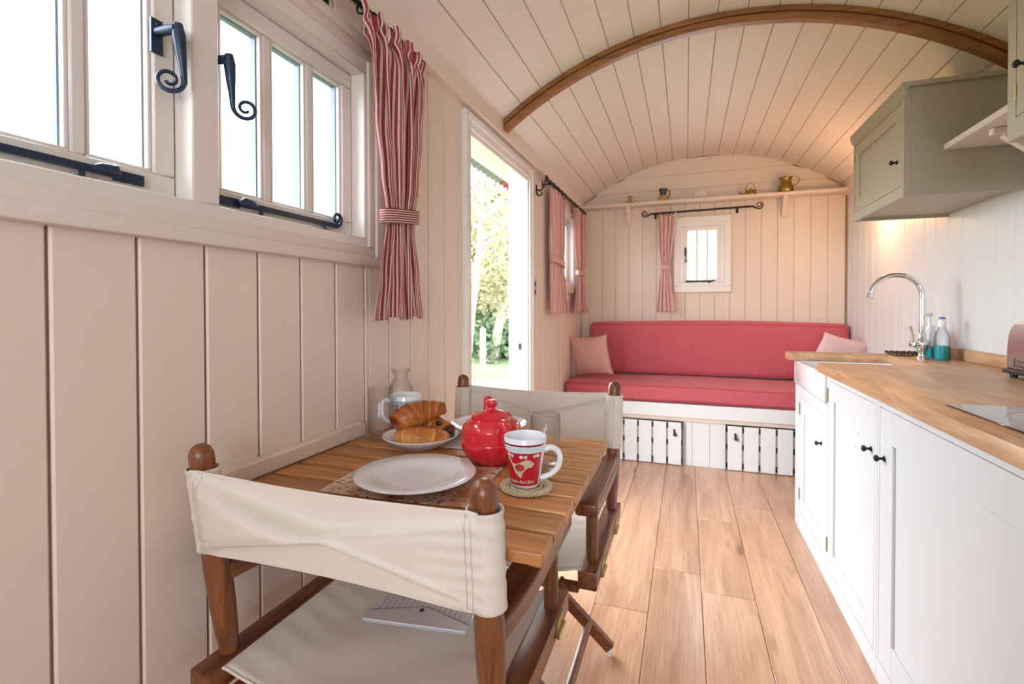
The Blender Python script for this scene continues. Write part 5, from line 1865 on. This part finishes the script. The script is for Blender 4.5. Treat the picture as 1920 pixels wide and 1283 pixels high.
def tree(label, base, H, mat, seed, nleaf, lean_=(0, 0), size=0.10, low=0.25):
    rnd = random.Random(seed)
    root = thing('tree', label, 'tree', base, 'trees in the garden')
    tr = MB()
    ends = []
    trunk = [Vector(base) + Vector((lean_[0] * t + 0.15 * sin(3 * t + seed), lean_[1] * t, H * 0.75 * t)) for t in [i / 8 for i in range(9)]]
    tr.tube(trunk, [0.16 * (1 - 0.75 * i / 8) * H / 6 for i in range(9)], 8)
    for k in range(13):
        t = low + (0.98 - low) * k / 12
        i = min(int(t * 8), 7)
        p = trunk[i].lerp(trunk[i + 1], t * 8 - i)
        a = rnd.uniform(0, 6.28)
        L = H * rnd.uniform(0.28, 0.45) * (1.1 - 0.5 * t)
        br_ = [p]
        d = Vector((cos(a), sin(a), 0.7))
        for j in range(5):
            d = (d + Vector((rnd.uniform(-.3, .3), rnd.uniform(-.3, .3), rnd.uniform(-.28, .2)))).normalized()
            br_.append(br_[-1] + d * L / 5)
        tr.tube(br_, [0.05 * H / 6 * (1 - 0.8 * j / 5) for j in range(6)], 6)
        ends += br_[1:]
        for j in (2, 3, 4, 5):
            q = [br_[j]]
            e = Vector((rnd.uniform(-1, 1), rnd.uniform(-1, 1), rnd.uniform(-0.6, 0.7))).normalized()
            for _ in range(3):
                e = (e + Vector((rnd.uniform(-.4, .4), rnd.uniform(-.4, .4), rnd.uniform(-.5, .2)))).normalized()
                q.append(q[-1] + e * L * 0.16)
            tr.tube(q, [0.018 * H / 6, 0.013 * H / 6, 0.009 * H / 6, 0.005 * H / 6], 5)
            ends += q[1:]
    tr.build('trunk', 'bark', root)
    lf = MB()
    leaves(lf, ends, nleaf, 0.30 * H / 6, size, rnd)
    o = lf.build('foliage', mat, root, smooth=False)
    o['kind'] = 'stuff'
    return root


def gp(u, dist, dz=0.0):
    p = ray_xy(u, dist)
    return (p.x, p.y, GZ + dz)


tree('pale yellow tree with a slanting trunk seen through the doorway', gp(915, 17), 7.5, 'leaf_yellow', 21, 3600, (1.2, 1.0), 0.10)
tree('pale birch at the left edge of the doorway view', gp(880, 13.5), 6.5, 'leaf_yellow', 5, 1500, (0.2, 0.1), 0.07, 0.35)
tree('yellowish tree far behind the fence post', gp(948, 24), 9.0, 'leaf_yellow', 33, 3800, (0, 0), 0.14)
tree('greenish tree at the far left of the doorway view', gp(850, 25), 8.0, 'leaf_green', 14, 4200, (0, 0), 0.14)
rnd = random.Random(77)
for i, (u, dist, r_, lab) in enumerate(((925, 20.5, 0.55, 'low green bush at the foot of the yellow tree'), (955, 19.0, 0.75, 'rounded green bush at the right of the doorway view'), (890, 27, 1.2, 'tall green hedge bush behind the pale birch'), (935, 29, 1.3, 'broad green hedge bush farthest from the doorway'))):
    b = thing('bush', lab, 'bush', gp(u, dist), 'bushes in the garden')
    cs_ = [Vector(gp(u, dist)) + Vector((rnd.gauss(0, r_ * 1.1), rnd.gauss(0, r_ * 1.1), abs(rnd.gauss(r_ * 0.8, r_ * 0.4)))) for _ in range(26)]
    m = MB()
    leaves(m, cs_, 2600, r_ * 0.4, 0.10 + 0.05 * r_, rnd)
    o = m.build('foliage', 'leaf_green', b, smooth=False)
    o['kind'] = 'stuff'
    m = MB()
    for q in cs_[:8]:
        m.tube([Vector(gp(u, dist)), Vector(gp(u, dist)).lerp(q, 0.6) + Vector((0, 0, 0.1)), q], [0.03, 0.02, 0.008], 6)
    m.build('stem', 'bark', b)
for i, (u, dist, lab) in enumerate(((905, 14.2, 'weathered fence post standing in the grass'), (842, 14.6, 'weathered fence post left of the doorway view'), (968, 13.8, 'weathered fence post right of the doorway view'))):
    p = gp(u, dist, -0.05)
    f = thing('fence_post', lab, 'fence post', p, 'fence posts in the garden')
    MB().prism([(p[0] - 0.07, p[2]), (p[0] + 0.07, p[2]), (p[0] + 0.065, p[2] + 1.32), (p[0], p[2] + 1.37), (p[0] - 0.065, p[2] + 1.32)], 'y', p[1] - 0.07, p[1] + 0.07).build('post', 'post', f, bevel=0.008)

# tin eave of the hut over the doorway
ev = thing('roof_eave', 'grey corrugated eave of the hut above the doorway', 'eave', (-1.12, 2.6, 2.06))
em = MB()
em.grid(lambda u, v: (-1.03 - 0.23 * v, -1.7 + 4.95 * u, 2.105 - 0.065 * v + 0.008 * sin(2 * pi * 4.95 * u / 0.076)), 520, 2)
em.build('sheet', 'tin', ev, solid=0.002, angle=180)
em = MB()
em.grid(lambda u, v: (-1.03 - 0.23 * v, 3.25 + 1.45 * u, 2.105 - 0.065 * v + 0.008 * sin(2 * pi * 1.45 * u / 0.076)), 160, 2)
em.build('red_sheet', 'tin_red', ev, solid=0.002, angle=180)
